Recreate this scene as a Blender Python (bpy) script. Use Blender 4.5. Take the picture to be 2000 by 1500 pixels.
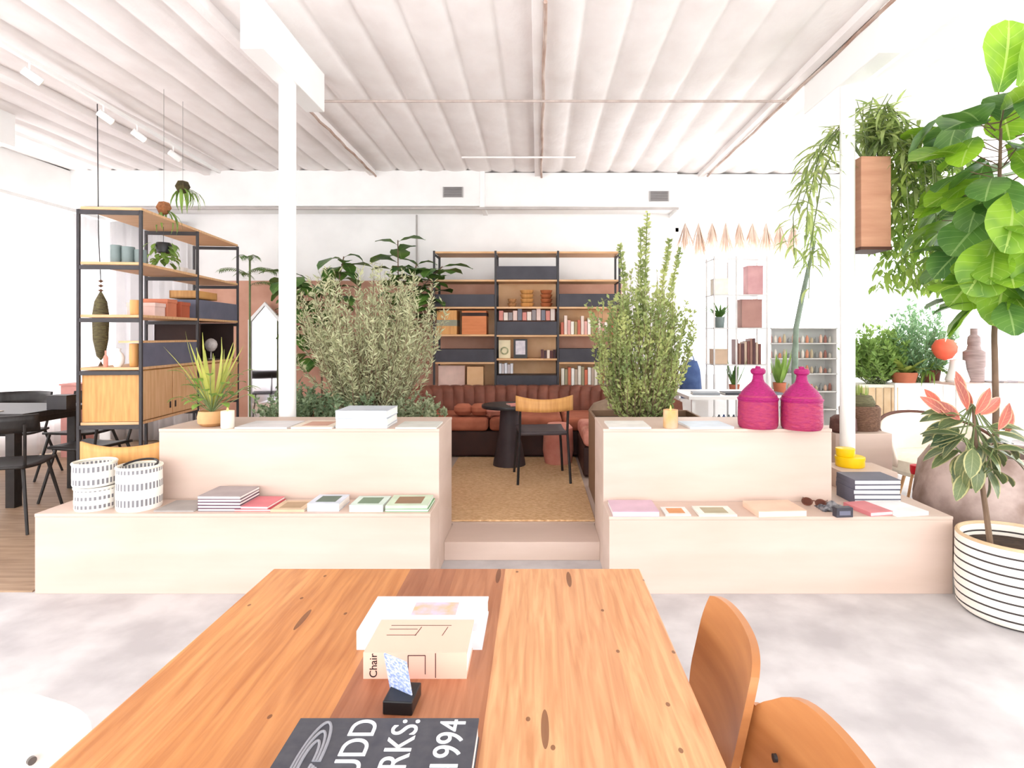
import bpy, math, random
from mathutils import Vector, Matrix, noise as mnoise
R = math.radians
PI = math.pi
random.seed(7)
F = 1150.0; CX = 1050.0; CY = 656.0; H = 1.35      # focal length in px of the 2000x1500 frame, vanishing point, eye height

# ------------------------------------------------------------------ scene basics
for o in list(bpy.data.objects): bpy.data.objects.remove(o)
scn = bpy.context.scene
col = scn.collection
scn.view_settings.view_transform = 'Standard'
scn.view_settings.look = 'None'
scn.view_settings.gamma = 1
scn.view_settings.use_curve_mapping = False
scn.view_settings.exposure = 0.64
cd = bpy.data.cameras.new('camera'); cam = bpy.data.objects.new('camera', cd); col.objects.link(cam)
cd.sensor_width = 36; cd.lens = F * 36 / 2000; cd.clip_start = .02
cd.shift_x = (1000 - CX) / 2000; cd.shift_y = -(750 - CY) / 2000
cam.location = (0, 0, H); cam.rotation_euler = (PI / 2, 0, 0)
scn.camera = cam
w = bpy.data.worlds.new('world'); scn.world = w; w.use_nodes = True
w.node_tree.nodes['Background'].inputs[0].default_value = (.94, .97, 1, 1)
w.node_tree.nodes['Background'].inputs[1].default_value = 2.6
def area(name, loc, rot, sx, sy, power, colr=(1, 1, 1)):
    l = bpy.data.lights.new(name, 'AREA'); l.shape = 'RECTANGLE'; l.size = sx; l.size_y = sy
    l.energy = power; l.color = colr
    o = bpy.data.objects.new(name, l); col.objects.link(o); o.location = loc; o.rotation_euler = rot
    return o
area('daylight_back_window', (3.9, 7.95, 1.7), (R(-125), 0, 0), 4.2, 1.9, 80, (1, 1, 1))
area('daylight_right_window', (6.45, 3.4, 1.3), (0, R(125), 0), 2.2, 7.0, 110, (1, .99, .97))
area('fill_behind_camera', (0.0, -2.4, 1.3), (R(128), 0, 0), 9.0, 2.6, 95, (1, 1, 1))  # added fill light behind the camera, tilted up to lift the ceiling
area('daylight_left_window', (-6.4, 3.0, 1.3), (0, R(-125), 0), 2.2, 8.0, 290, (1, .99, .98))

# ------------------------------------------------------------------ helpers
def at(px, py, D):                 # pixel + distance -> point
    return Vector(((px - CX) * D / F, D, H + (CY - py) * D / F))
def on(px, py, z):                 # pixel -> point on the level z
    D = (H - z) * F / (py - CY)
    return Vector(((px - CX) * D / F, D, z))
def lin(c):
    return tuple(((v / 255) / 12.92 if v / 255 <= .04045 else ((v / 255 + .055) / 1.055) ** 2.4) for v in c) + (1,)

MATS = {}
def M(name, c1, c2=None, rough=.6, scale=6, stretch=(1, 1, 1), bump=0, metal=0, trans=0, detail=4, spec=.4, coat=0, lo=.3, hi=.7, emit=0):
    if name in MATS: return MATS[name]
    m = bpy.data.materials.new(name); m.use_nodes = True; MATS[name] = m
    nt = m.node_tree; N = nt.nodes; L = nt.links; b = N['Principled BSDF']; out = N['Material Output']
    if c2 is None: c2 = tuple(int(v * .9) for v in c1)
    tc = N.new('ShaderNodeTexCoord'); mp = N.new('ShaderNodeMapping'); nz = N.new('ShaderNodeTexNoise'); cr = N.new('ShaderNodeValToRGB')
    mp.inputs['Scale'].default_value = stretch; nz.inputs['Scale'].default_value = scale; nz.inputs['Detail'].default_value = detail
    L.new(tc.outputs['Object'], mp.inputs[0]); L.new(mp.outputs[0], nz.inputs['Vector']); L.new(nz.outputs[0], cr.inputs[0])
    cr.color_ramp.elements[0].color = lin(c1); cr.color_ramp.elements[1].color = lin(c2)
    cr.color_ramp.elements[0].position = lo; cr.color_ramp.elements[1].position = hi
    L.new(cr.outputs[0], b.inputs['Base Color'])
    b.inputs['Roughness'].default_value = rough; b.inputs['Metallic'].default_value = metal
    b.inputs['Specular IOR Level'].default_value = spec; b.inputs['Coat Weight'].default_value = coat
    if emit:
        L.new(cr.outputs[0], b.inputs['Emission Color']); b.inputs['Emission Strength'].default_value = emit
    if bump:
        bp = N.new('ShaderNodeBump'); bp.inputs['Strength'].default_value = bump; bp.inputs['Distance'].default_value = .02
        L.new(nz.outputs[0], bp.inputs['Height']); L.new(bp.outputs[0], b.inputs['Normal'])
    if trans:
        t = N.new('ShaderNodeBsdfTranslucent'); mx = N.new('ShaderNodeMixShader'); mx.inputs[0].default_value = trans
        L.new(cr.outputs[0], t.inputs[0]); L.new(b.outputs[0], mx.inputs[1]); L.new(t.outputs[0], mx.inputs[2]); L.new(mx.outputs[0], out.inputs[0])
    return m

class MB:
    def __init__(s): s.v = []; s.f = []; s.mi = []; s.uv = []; s.cur = 0
    def add(s, vs, fs, uvs=None):
        n = len(s.v); s.v += [tuple(v) for v in vs]; s.f += [tuple(i + n for i in f) for f in fs]; s.mi += [s.cur] * len(fs)
        s.uv += (uvs if uvs else [(0, 0)] * len(vs)); return s
    def box(s, x0, x1, y0, y1, z0, z1, mat=None):
        vs = [Vector((x, y, z)) for z in (z0, z1) for y in (y0, y1) for x in (x0, x1)]
        if mat: vs = [mat @ v for v in vs]
        return s.add(vs, [(0, 2, 3, 1), (4, 5, 7, 6), (0, 1, 5, 4), (1, 3, 7, 5), (3, 2, 6, 7), (2, 0, 4, 6)])
    def cbox(s, c, d, rz=0, rx=0, ry=0):
        m = Matrix.Translation(Vector(c)) @ Matrix.Rotation(rz, 4, 'Z') @ Matrix.Rotation(ry, 4, 'Y') @ Matrix.Rotation(rx, 4, 'X')
        return s.box(-d[0] / 2, d[0] / 2, -d[1] / 2, d[1] / 2, -d[2] / 2, d[2] / 2, m)
    def tube(s, pts, r, n=8, cap=True):
        pts = [Vector(p) for p in pts]; k = len(pts); rs = r if isinstance(r, (list, tuple)) else [r] * k
        vs = []; t0 = (pts[1] - pts[0]).normalized(); a = t0.orthogonal().normalized()
        for i, p in enumerate(pts):
            t = ((pts[min(i + 1, k - 1)] - pts[max(i - 1, 0)])).normalized()
            a = (a - t * a.dot(t)); a = a.normalized() if a.length > 1e-6 else t.orthogonal().normalized(); b = t.cross(a)
            for j in range(n):
                an = 2 * PI * j / n; vs.append(p + (a * math.cos(an) + b * math.sin(an)) * rs[i])
        fs = [(i * n + j, i * n + (j + 1) % n, (i + 1) * n + (j + 1) % n, (i + 1) * n + j) for i in range(k - 1) for j in range(n)]
        if cap: fs += [tuple(range(n))[::-1], tuple((k - 1) * n + j for j in range(n))]
        return s.add(vs, fs)
    def bar(s, p0, p1, wd, ht=None):     # square bar
        p0 = Vector(p0); p1 = Vector(p1); t = (p1 - p0).normalized(); ht = ht or wd
        up = Vector((0, 0, 1)) if abs(t.z) < .9 else Vector((0, 1, 0))
        a = t.cross(up).normalized() * wd / 2; b = a.cross(t).normalized() * ht / 2
        vs = [p + sa * a + sb * b for p in (p0, p1) for sa, sb in ((-1, -1), (1, -1), (1, 1), (-1, 1))]
        return s.add(vs, [(3, 2, 1, 0), (4, 5, 6, 7), (0, 1, 5, 4), (1, 2, 6, 5), (2, 3, 7, 6), (3, 0, 4, 7)])
    def lathe(s, prof, n=24, c=(0, 0, 0), wob=0):
        c = Vector(c); vs = []; k = len(prof)
        for i, (r, z) in enumerate(prof):
            for j in range(n):
                an = 2 * PI * j / n; rr = r * (1 + wob * mnoise.noise(Vector((math.cos(an) * 2, math.sin(an) * 2, z * 6))))
                vs.append(c + Vector((rr * math.cos(an), rr * math.sin(an), z)))
        fs = [(i * n + j, i * n + (j + 1) % n, (i + 1) * n + (j + 1) % n, (i + 1) * n + j) for i in range(k - 1) for j in range(n)]
        if prof[0][0] > 1e-4: fs.append(tuple(range(n))[::-1])
        if prof[-1][0] > 1e-4: fs.append(tuple((k - 1) * n + j for j in range(n)))
        return s.add(vs, fs)
    def grid(s, fn, nu, nv, closeu=False):
        vs = [fn(u / nu, v / nv) for v in range(nv + 1) for u in range(nu + 1)]
        w_ = nu + 1
        fs = [(v * w_ + u, v * w_ + u + 1, (v + 1) * w_ + u + 1, (v + 1) * w_ + u) for v in range(nv) for u in range(nu)]
        return s.add(vs, fs)
    def leaf(s, base, d, up, L, W, droop=.4, n=4, fold=.15, shape=0, wav=0):
        """blade with a folded midrib; shape 0 oval, 1 fiddle (broad tip), 2 strap"""
        d = Vector(d).normalized(); up = Vector(up); side = d.cross(up)
        side = side.normalized() if side.length > 1e-4 else d.orthogonal().normalized(); nrm = side.cross(d).normalized()
        p = Vector(base); vs = []; uvs = []
        for i in range(n + 1):
            t = i / n
            if shape == 0: wd = math.sin(PI * min(1, t * .97 + .015)) ** .8
            elif shape == 1: wd = (math.sin(PI * min(1, t ** 1.25 * .96 + .03)) ** .6) * (.62 + .5 * t)
            else: wd = min(1, t * 5 + .4) * (1 - t ** 3 * .92)
            wd *= W / 2; q = nrm * (fold * wd); wv = nrm * (wav * W * math.sin(i * 2.3))
            vs += [p + side * wd + q + wv, p, p - side * wd + q - wv]; uvs += [(0, t), (.5, t), (1, t)]
            a = -droop * (1 / n); rot = Matrix.Rotation(a, 3, side); d = (rot @ d).normalized(); nrm = side.cross(d).normalized(); p = p + d * (L / n)
        fs = []
        for i in range(n): fs += [(3 * i, 3 * i + 1, 3 * i + 4, 3 * i + 3), (3 * i + 1, 3 * i + 2, 3 * i + 5, 3 * i + 4)]
        return s.add(vs, fs, uvs)
    def lf(s, base, d, L, W):            # small leaf: four vertices, folded
        d = Vector(d).normalized(); sd = d.cross(Vector((random.uniform(-1, 1), random.uniform(-1, 1), random.uniform(-1, 1))))
        sd = sd.normalized() * W / 2 if sd.length > 1e-4 else d.orthogonal() * W / 2
        b = Vector(base); m = b + d * L * .5; nn = sd.cross(d).normalized() * W * .15
        return s.add([b, m + sd + nn, b + d * L, m - sd + nn], [(0, 1, 2), (0, 2, 3)])
    def build(s, name, mat, parent=None, loc=None, smooth=True, bevel=0, seg=2, ang=.7, sub=0, rot=None):
        me = bpy.data.meshes.new(name); me.from_pydata(s.v, [], s.f); me.update()
        if any(u != (0, 0) for u in s.uv):
            ul = me.uv_layers.new(name='UVMap')
            for lp in me.loops: ul.data[lp.index].uv = s.uv[lp.vertex_index]
        for m_ in (mat if isinstance(mat, (list, tuple)) else [mat]): me.materials.append(m_)
        if any(s.mi): me.polygons.foreach_set('material_index', s.mi)
        if smooth:
            me.shade_smooth(); me.set_sharp_from_angle(angle=ang)
        o = bpy.data.objects.new(name, me); col.objects.link(o)
        if loc is not None: o.location = loc
        if rot is not None: o.rotation_euler = rot
        if parent: o.parent = parent
        if bevel:
            bm_ = o.modifiers.new('bevel', 'BEVEL'); bm_.width = bevel; bm_.segments = seg; bm_.limit_method = 'ANGLE'; bm_.harden_normals = False
        if sub:
            sm = o.modifiers.new('sub', 'SUBSURF'); sm.levels = sub; sm.render_levels = sub
        return o

def tag(o, label, cat, group=None, kind=None):
    o['label'] = label; o['category'] = cat
    if group: o['group'] = group
    if kind: o['kind'] = kind
    return o
def thing(name, label, cat, loc=(0, 0, 0), rz=0, group=None):
    o = bpy.data.objects.new(name, None); col.objects.link(o); o.empty_display_size = .1
    o.location = loc; o.rotation_euler = (0, 0, rz); return tag(o, label, cat, group)
def struct(name, mb, mat, label=None, **k):
    o = mb.build(name, mat, **k); o['kind'] = 'structure'
    if label: o['label'] = label
    return o
def dup(root, loc, rz, label, group=None):
    r = root.copy(); col.objects.link(r); r.location = loc; r.rotation_euler = (0, 0, rz); r['label'] = label
    if group: r['group'] = group
    for ch in list(root.children):
        c = ch.copy(); col.objects.link(c); c.parent = r
        for g in list(ch.children):
            d = g.copy(); col.objects.link(d); d.parent = c
    return r
def textobj(s, size, mat, parent, loc, rot, name='lettering', ext=.0006, sx=1):
    cu = bpy.data.curves.new('t', 'FONT'); cu.body = s; cu.size = size; cu.extrude = ext
    t = bpy.data.objects.new('t', cu); col.objects.link(t)
    dg = bpy.context.evaluated_depsgraph_get(); me = bpy.data.meshes.new_from_object(t.evaluated_get(dg))
    bpy.data.objects.remove(t); me.materials.clear(); me.materials.append(mat)
    o = bpy.data.objects.new(name, me); col.objects.link(o); o.parent = parent; o.location = loc; o.rotation_euler = rot; o.scale = (sx, 1, 1)
    return o
# ------------------------------------------------------------------ materials
white = M('white_paint', (246, 244, 242), (238, 236, 234), .7, 3)
white2 = M('white_gloss', (248, 247, 245), (243, 242, 240), .4, 3)
ceilm = M('ceiling_white', (247, 242, 240), (234, 226, 223), .85, 5, (1, .6, 1), bump=.6, detail=8, lo=.25, hi=.8)
rust = M('rusty_wood', (150, 110, 90), (215, 200, 190), .8, 9, (1, .3, 1))
ply = M('birch_plywood', (214, 192, 179), (200, 177, 162), .55, 2.2, (.5, 1, 3), detail=5)
plyend = M('plywood_edge', (214, 176, 134), (238, 214, 184), .6, 40, (.1, .1, 2), detail=2)
conc = M('concrete', (176, 172, 173), (204, 201, 201), .55, 3.2, (1, 1, 1), detail=9, lo=.36, hi=.62)
oakf = M('oak_floor', (140, 112, 88), (178, 150, 122), .5, 3, (1, 10, 1))
jute = M('jute', (250, 212, 166), (220, 172, 122), .95, 60, (.6, 2.2, 1), bump=1.0, lo=.35, hi=.62)
black = M('black_metal', (34, 32, 34), (48, 45, 46), .4, 8)
blackw = M('black_wood', (30, 27, 26), (46, 42, 40), .45, 12, (1, 6, 1))
charcoal = M('charcoal_panel', (52, 50, 58), (64, 62, 70), .5, 6)
slate = M('slate_drawer', (96, 98, 116), (112, 113, 130), .5, 6)
oak = M('pale_oak', (228, 186, 142), (208, 160, 112), .5, 4, (1, 10, 1))
oak2 = M('honey_oak', (222, 166, 100), (198, 140, 78), .5, 4, (10, 1, 1))
pink = M('terracotta_plaster', (208, 160, 138), (190, 140, 118), .8, 4)
cush1 = M('rust_velvet', (190, 114, 86), (158, 88, 64), .8, 5)
leather = M('brown_velvet', (142, 86, 68), (102, 58, 44), .6, 5)
leatherd = M('dark_brown_base', (52, 28, 24), (70, 38, 30), .6, 5)
rose = M('rose_velvet', (204, 122, 108), (226, 160, 140), .8, 6)
taupe = M('taupe_linen', (168, 144, 122), (142, 120, 100), .9, 14)
paper = M('paper', (244, 241, 236), (226, 222, 216), .8, 80, (.2, .2, 6), detail=1)
terra = M('terracotta', (186, 108, 78), (160, 88, 62), .8, 8)
soil = M('soil', (72, 52, 38), (44, 32, 24), 1, 30)
bark = M('bark', (128, 104, 84), (92, 74, 58), .9, 20, (1, 1, .3))
stemg = M('green_stem', (124, 140, 88), (100, 112, 76), .7, 12)
olivem = M('olive_leaf', (214, 214, 174), (164, 170, 132), .55, 30, trans=.35)
shrubm = M('shrub_leaf', (164, 182, 144), (104, 132, 96), .5, 22, trans=.25)
limem = M('lime_leaf', (176, 188, 92), (96, 118, 62), .5, 7, trans=.35)
darkleaf = M('dark_leaf', (62, 100, 44), (112, 148, 62), .4, 7, trans=.25)
greenl = M('green_leaf', (152, 184, 90), (104, 138, 64), .45, 7, trans=.35)
cactm = M('epiphyte_leaf', (204, 216, 142), (138, 164, 94), .5, 8, trans=.45)
magenta = M('magenta_weave', (176, 26, 112), (146, 20, 84), .5, 60, (1, 1, 5), bump=.5)
magenta2 = M('faded_magenta_weave', (170, 52, 84), (150, 32, 88), .55, 26, (1, 1, 3), bump=.5)
yellow = M('yellow_gloss', (250, 214, 14), (240, 196, 6), .35, 6)
red = M('red_paint', (210, 24, 44), (190, 16, 34), .4, 6)
orange = M('orange_lantern', (236, 108, 80), (222, 84, 58), .6, 6)
wick = M('wicker_brown', (140, 104, 82), (92, 64, 48), .8, 50, (1, 1, 4), bump=.8)
tanw = M('wicker_tan', (206, 154, 104), (172, 116, 70), .8, 50, (1, 1, 4), bump=.8)
greyg = M('grey_ceramic', (128, 142, 140), (104, 118, 116), .35, 6)
clay = M('pale_clay', (216, 190, 156), (200, 168, 130), .7, 8)
cream = M('cream_fabric', (240, 236, 222), (228, 222, 206), .9, 20)
chairply = M('beech_plywood', (192, 132, 80), (168, 108, 62), .42, 3, (1, 1, 10), detail=5)
glareply = M('glare_white_plywood', (250, 248, 244), (244, 242, 238), .4, 3)  # glare on the plywood backrest painted in as a white base colour
mottle = M('mottled_stone', (138, 116, 106), (196, 176, 168), .9, 5, detail=7, lo=.35, hi=.65, bump=.4)
blue = M('blue_denim', (80, 104, 150), (58, 78, 124), .8, 12)
steel = M('steel', (150, 148, 146), (120, 118, 116), .3, 9, metal=.8)
def col_m(c): return M('tint_%d_%d_%d' % c, c, tuple(int(v * .93) for v in c), .6, 9)

def tabletop_mat():
    m = bpy.data.materials.new('reclaimed_planks'); m.use_nodes = True; nt = m.node_tree; N = nt.nodes; L = nt.links; b = N['Principled BSDF']
    tc = N.new('ShaderNodeTexCoord'); sp = N.new('ShaderNodeSeparateXYZ'); L.new(tc.outputs['Object'], sp.inputs[0])
    mr = N.new('ShaderNodeMapRange'); mr.inputs[1].default_value = -.4725; mr.inputs[2].default_value = .4725; L.new(sp.outputs[0], mr.inputs[0])
    cr = N.new('ShaderNodeValToRGB'); cr.color_ramp.interpolation = 'CONSTANT'
    stops = [(0, (208, 146, 90)), (.13, (200, 136, 80)), (.25, (196, 133, 80)), (.372, (160, 104, 74)), (.5, (176, 120, 86)), (.63, (216, 164, 118)), (.76, (210, 156, 112)), (.88, (218, 163, 116))]
    e = cr.color_ramp.elements; e[0].color = lin(stops[0][1]); e[1].position = stops[1][0]; e[1].color = lin(stops[1][1])
    for p, c in stops[2:]:
        n_ = e.new(p); n_.color = lin(c)
    L.new(mr.outputs[0], cr.inputs[0])
    mp = N.new('ShaderNodeMapping'); mp.inputs['Scale'].default_value = (26, 1.6, 1); L.new(tc.outputs['Object'], mp.inputs[0])
    nz = N.new('ShaderNodeTexNoise'); nz.inputs['Scale'].default_value = 3; nz.inputs['Detail'].default_value = 9; nz.inputs['Distortion'].default_value = .6
    L.new(mp.outputs[0], nz.inputs['Vector'])
    g = N.new('ShaderNodeValToRGB'); g.color_ramp.elements[0].position = .3; g.color_ramp.elements[0].color = lin((204, 178, 158)); g.color_ramp.elements[1].position = .66; g.color_ramp.elements[1].color = (1, 1, 1, 1)
    L.new(nz.outputs[0], g.inputs[0])
    mx = N.new('ShaderNodeMix'); mx.data_type = 'RGBA'; mx.blend_type = 'MULTIPLY'; mx.inputs[0].default_value = .75
    L.new(cr.outputs[0], mx.inputs[6]); L.new(g.outputs[0], mx.inputs[7])
    # sparse dark nail holes and checks, stretched along the boards
    mp2 = N.new('ShaderNodeMapping'); mp2.inputs['Scale'].default_value = (9, 5.5, 1); mp2.inputs['Rotation'].default_value = (0, 0, .12); L.new(tc.outputs['Object'], mp2.inputs[0])
    vo = N.new('ShaderNodeTexVoronoi'); vo.voronoi_dimensions = '2D'; vo.inputs['Scale'].default_value = 1.0; L.new(mp2.outputs[0], vo.inputs['Vector'])
    k = N.new('ShaderNodeMath'); k.operation = 'LESS_THAN'; k.inputs[1].default_value = .032; L.new(vo.outputs['Distance'], k.inputs[0])
    mp3 = N.new('ShaderNodeMapping'); mp3.inputs['Scale'].default_value = (16, 2.2, 1); mp3.inputs['Rotation'].default_value = (0, 0, -.1); L.new(tc.outputs['Object'], mp3.inputs[0])
    v3 = N.new('ShaderNodeTexVoronoi'); v3.voronoi_dimensions = '2D'; v3.inputs['Scale'].default_value = .45; L.new(mp3.outputs[0], v3.inputs['Vector'])
    k3 = N.new('ShaderNodeMath'); k3.operation = 'LESS_THAN'; k3.inputs[1].default_value = .045; L.new(v3.outputs['Distance'], k3.inputs[0])
    ka = N.new('ShaderNodeMath'); ka.operation = 'MAXIMUM'; L.new(k.outputs[0], ka.inputs[0]); L.new(k3.outputs[0], ka.inputs[1])
    kb = N.new('ShaderNodeMath'); kb.operation = 'MULTIPLY'; kb.inputs[1].default_value = .75; rn = N.new('ShaderNodeSeparateColor'); L.new(vo.outputs['Color'], rn.inputs[0]); rg_ = N.new('ShaderNodeMath'); rg_.operation = 'GREATER_THAN'; rg_.inputs[1].default_value = .62; L.new(rn.outputs[0], rg_.inputs[0])
    kc = N.new('ShaderNodeMath'); kc.operation = 'MULTIPLY'; L.new(k.outputs[0], kc.inputs[0]); L.new(rg_.outputs[0], kc.inputs[1]); L.new(kc.outputs[0], ka.inputs[0])
    L.new(ka.outputs[0], kb.inputs[0])
    m2 = N.new('ShaderNodeMix'); m2.data_type = 'RGBA'; L.new(kb.outputs[0], m2.inputs[0]); L.new(mx.outputs[2], m2.inputs[6]); m2.inputs[7].default_value = lin((92, 50, 26))
    L.new(m2.outputs[2], b.inputs['Base Color']); b.inputs['Roughness'].default_value = .38; b.inputs['Specular IOR Level'].default_value = .45
    return m
planks = tabletop_mat()
def vein_mat(name, c1, c2, cv, trans=.3, edge=None):
    m = bpy.data.materials.new(name); m.use_nodes = True; nt = m.node_tree; N = nt.nodes; L = nt.links; b = N['Principled BSDF']; out = N['Material Output']
    uv = N.new('ShaderNodeUVMap'); sp = N.new('ShaderNodeSeparateXYZ'); L.new(uv.outputs[0], sp.inputs[0])
    def math_(op, a, b_=None):
        n = N.new('ShaderNodeMath'); n.operation = op
        for i, q in enumerate((a, b_)):
            if q is None: continue
            if isinstance(q, (int, float)): n.inputs[i].default_value = q
            else: L.new(q, n.inputs[i])
        return n.outputs[0]
    au = math_('ABSOLUTE', math_('SUBTRACT', sp.outputs[0], .5))
    mid = math_('MULTIPLY', math_('LESS_THAN', au, .025), .8)
    ph = math_('ADD', math_('MULTIPLY', sp.outputs[1], 7.0), math_('MULTIPLY', au, -3.5))
    side = math_('LESS_THAN', math_('FRACT', ph), .09)
    ve = math_('MAXIMUM', mid, math_('MULTIPLY', side, .35))
    tc = N.new('ShaderNodeTexCoord'); nz = N.new('ShaderNodeTexNoise'); nz.inputs['Scale'].default_value = 5; L.new(tc.outputs['Object'], nz.inputs['Vector'])
    cr = N.new('ShaderNodeValToRGB'); cr.color_ramp.elements[0].color = lin(c1); cr.color_ramp.elements[1].color = lin(c2); cr.color_ramp.elements[0].position = .35; cr.color_ramp.elements[1].position = .65
    L.new(nz.outputs[0], cr.inputs[0])
    mx = N.new('ShaderNodeMix'); mx.data_type = 'RGBA'; L.new(ve, mx.inputs[0]); L.new(cr.outputs[0], mx.inputs[6]); mx.inputs[7].default_value = lin(cv)
    last = mx.outputs[2]
    if edge:
        e = math_('GREATER_THAN', au, .40); m2 = N.new('ShaderNodeMix'); m2.data_type = 'RGBA'
        L.new(e, m2.inputs[0]); L.new(last, m2.inputs[6]); m2.inputs[7].default_value = lin(edge); last = m2.outputs[2]
    L.new(last, b.inputs['Base Color']); b.inputs['Roughness'].default_value = .4
    t = N.new('ShaderNodeBsdfTranslucent'); ms = N.new('ShaderNodeMixShader'); ms.inputs[0].default_value = trans
    L.new(last, t.inputs[0]); L.new(b.outputs[0], ms.inputs[1]); L.new(t.outputs[0], ms.inputs[2]); L.new(ms.outputs[0], out.inputs[0])
    return m
figm = vein_mat('fiddle_leaf', (96, 142, 44), (150, 192, 52), (186, 210, 112), .4)
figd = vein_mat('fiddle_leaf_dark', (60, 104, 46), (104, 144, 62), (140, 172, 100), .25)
rubm = vein_mat('rubber_leaf', (62, 84, 60), (108, 122, 78), (150, 156, 110), .15, edge=(176, 172, 118))
rubr = vein_mat('rubber_leaf_pink', (206, 104, 84), (158, 84, 70), (226, 150, 120), .25, edge=(222, 150, 116))
def stripes_mat(name, n, c1, c2, duty=.14, zmin=0, zmax=.3, seg=0):
    m = bpy.data.materials.new(name); m.use_nodes = True; nt = m.node_tree; N = nt.nodes; L = nt.links; b = N['Principled BSDF']
    tc = N.new('ShaderNodeTexCoord'); sp = N.new('ShaderNodeSeparateXYZ'); L.new(tc.outputs['Object'], sp.inputs[0])
    def math_(op, a, b_=None):
        q = N.new('ShaderNodeMath'); q.operation = op
        for i, r in enumerate((a, b_)):
            if r is None: continue
            if isinstance(r, (int, float)): q.inputs[i].default_value = r
            else: L.new(r, q.inputs[i])
        return q.outputs[0]
    t = math_('MULTIPLY', math_('DIVIDE', math_('SUBTRACT', sp.outputs[2], zmin), zmax - zmin), n)
    s1 = math_('LESS_THAN', math_('FRACT', t), duty)
    if seg:
        an = math_('MULTIPLY', math_('ARCTAN2', sp.outputs[1], sp.outputs[0]), seg / (2 * PI))
        s1 = math_('MULTIPLY', s1, math_('LESS_THAN', math_('FRACT', an), .55))
    mx = N.new('ShaderNodeMix'); mx.data_type = 'RGBA'; L.new(s1, mx.inputs[0]); mx.inputs[6].default_value = lin(c1); mx.inputs[7].default_value = lin(c2)
    L.new(mx.outputs[2], b.inputs['Base Color']); b.inputs['Roughness'].default_value = .8
    return m
def glass_mat():
    m = bpy.data.materials.new('window_glass'); m.use_nodes = True; N = m.node_tree.nodes; L = m.node_tree.links
    t = N.new('ShaderNodeBsdfTransparent'); g = N.new('ShaderNodeBsdfGlossy'); g.inputs['Roughness'].default_value = .02
    x = N.new('ShaderNodeMixShader'); x.inputs[0].default_value = .06; L.new(t.outputs[0], x.inputs[1]); L.new(g.outputs[0], x.inputs[2]); L.new(x.outputs[0], N['Material Output'].inputs[0])
    return m
glass = glass_mat()
curtm = M('sheer_curtain', (250, 248, 248), (244, 242, 243), .9, 4, trans=.5)
wax = M('white_wax', (250, 246, 234), (246, 240, 226), .4, 6, trans=.3)
flame = M('candle_flame', (255, 190, 80), (255, 170, 60), .5, 6, emit=3)

# ------------------------------------------------------------------ room
XL, XR, YF, YB, ZC = -6.0, 6.2, -2.5, 7.6, 3.4
struct('floor', MB().box(XL, XR, YF, YB + .2, -.1, 0), conc, smooth=False)
fw = MB().box(XL, -2.66, 3.1, YB, 0, .008); struct('floor.001', fw, oakf, 'brown wooden floor under the dining corner', smooth=False)
# pillowy white ceiling quilted in long rolls, between joists every two metres
def ceil_z(x, y):
    t = (x / .2857) % 1.0
    s = math.sin(PI * t) ** .7 * .030 + .018 * t
    return ZC - .02 - s + .012 * mnoise.noise(Vector((x * 3, y * 1.5, 0))) - .006 * abs(math.sin(y * 2.6))
cm = MB(); nx = int((XR - XL) / .0286); ny = 60
cm.grid(lambda u, v: Vector((XL + u * (XR - XL), YF + v * (YB - YF), ceil_z(XL + u * (XR - XL) + .0001, YF + v * (YB - YF)))), nx, ny)
struct('ceiling', cm, ceilm, ang=3)
struct('ceiling.001', MB().box(XL, XR, YF, YB + .2, ZC + .06, ZC + .16), white, 'roof deck above the white quilted ceiling', smooth=False)
k = 0
for x in (-4, -2, 0, 2, 4):
    k += 1
    j = MB(); j.box(x - .035, x + .035, YF, YB, ZC - .11, ZC + .02); struct('trim_%d' % k, j, ceilm, 'white ceiling joist running towards the back wall', smooth=False, bevel=.004)
for x, y0, y1 in ((.045, 3.4, 7.15), (2.045, 2.0, 7.1), (-1.955, 4.7, 7.1)):
    k += 1
    pts = [(x + .004 * math.sin(i), y0 + (y1 - y0) * i / 20, ZC - .12 + .005 * math.sin(i * 2.1)) for i in range(21)]
    struct('trim_%d' % k, MB().tube(pts, .012, 8), rust, 'rusty pipe along the ceiling joist')
k += 1; struct('trim_%d' % k, MB().tube([(-1.9, 4.72, ZC - .17), (0, 4.71, ZC - .172), (2.0, 4.72, ZC - .17)], .011, 8), M('dull_pipe', (196, 180, 172), (170, 154, 146), .6, 14), 'thin conduit crossing the ceiling')
k += 1; struct('trim_%d' % k, MB().tube([(-.8, 6.2, ZC - .17), (.4, 6.2, ZC - .17)], .01, 8), ceilm, 'short conduit crossing the far ceiling')
# walls
wl = MB(); wl.box(XL - .15, XL, YF, YB + .15, 0, .3); wl.box(XL - .15, XL, YF, YB + .15, 2.75, ZC + .1)
for y0, y1 in ((YF, -2.0), (1.3, 1.6), (4.6, 4.9), (7.4, YB + .15)): wl.box(XL - .15, XL, y0, y1, .3, 2.75)
struct('wall_left', wl, white, smooth=False)
wb = MB(); X0 = 1.78; wb.box(XL - .15, X0, YB, YB + .15, 0, ZC + .1); wb.box(X0, XR + .15, YB, YB + .15, 0, .8); wb.box(X0, XR + .15, YB, YB + .15, 2.75, ZC + .1); wb.box(5.95, XR + .15, YB, YB + .15, .8, 2.75)
struct('wall_back', wb, white, smooth=False)
wr = MB(); wr.box(XR, XR + .15, YF, YB + .15, 0, .5); wr.box(XR, XR + .15, YF, YB + .15, 2.75, ZC + .1)
for y0, y1 in ((YF, -1.9), (1.9, 2.2), (5.2, 5.4), (7.35, YB + .15)): wr.box(XR, XR + .15, y0, y1, .5, 2.75)
struct('wall_right', wr, white, smooth=False)
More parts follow.
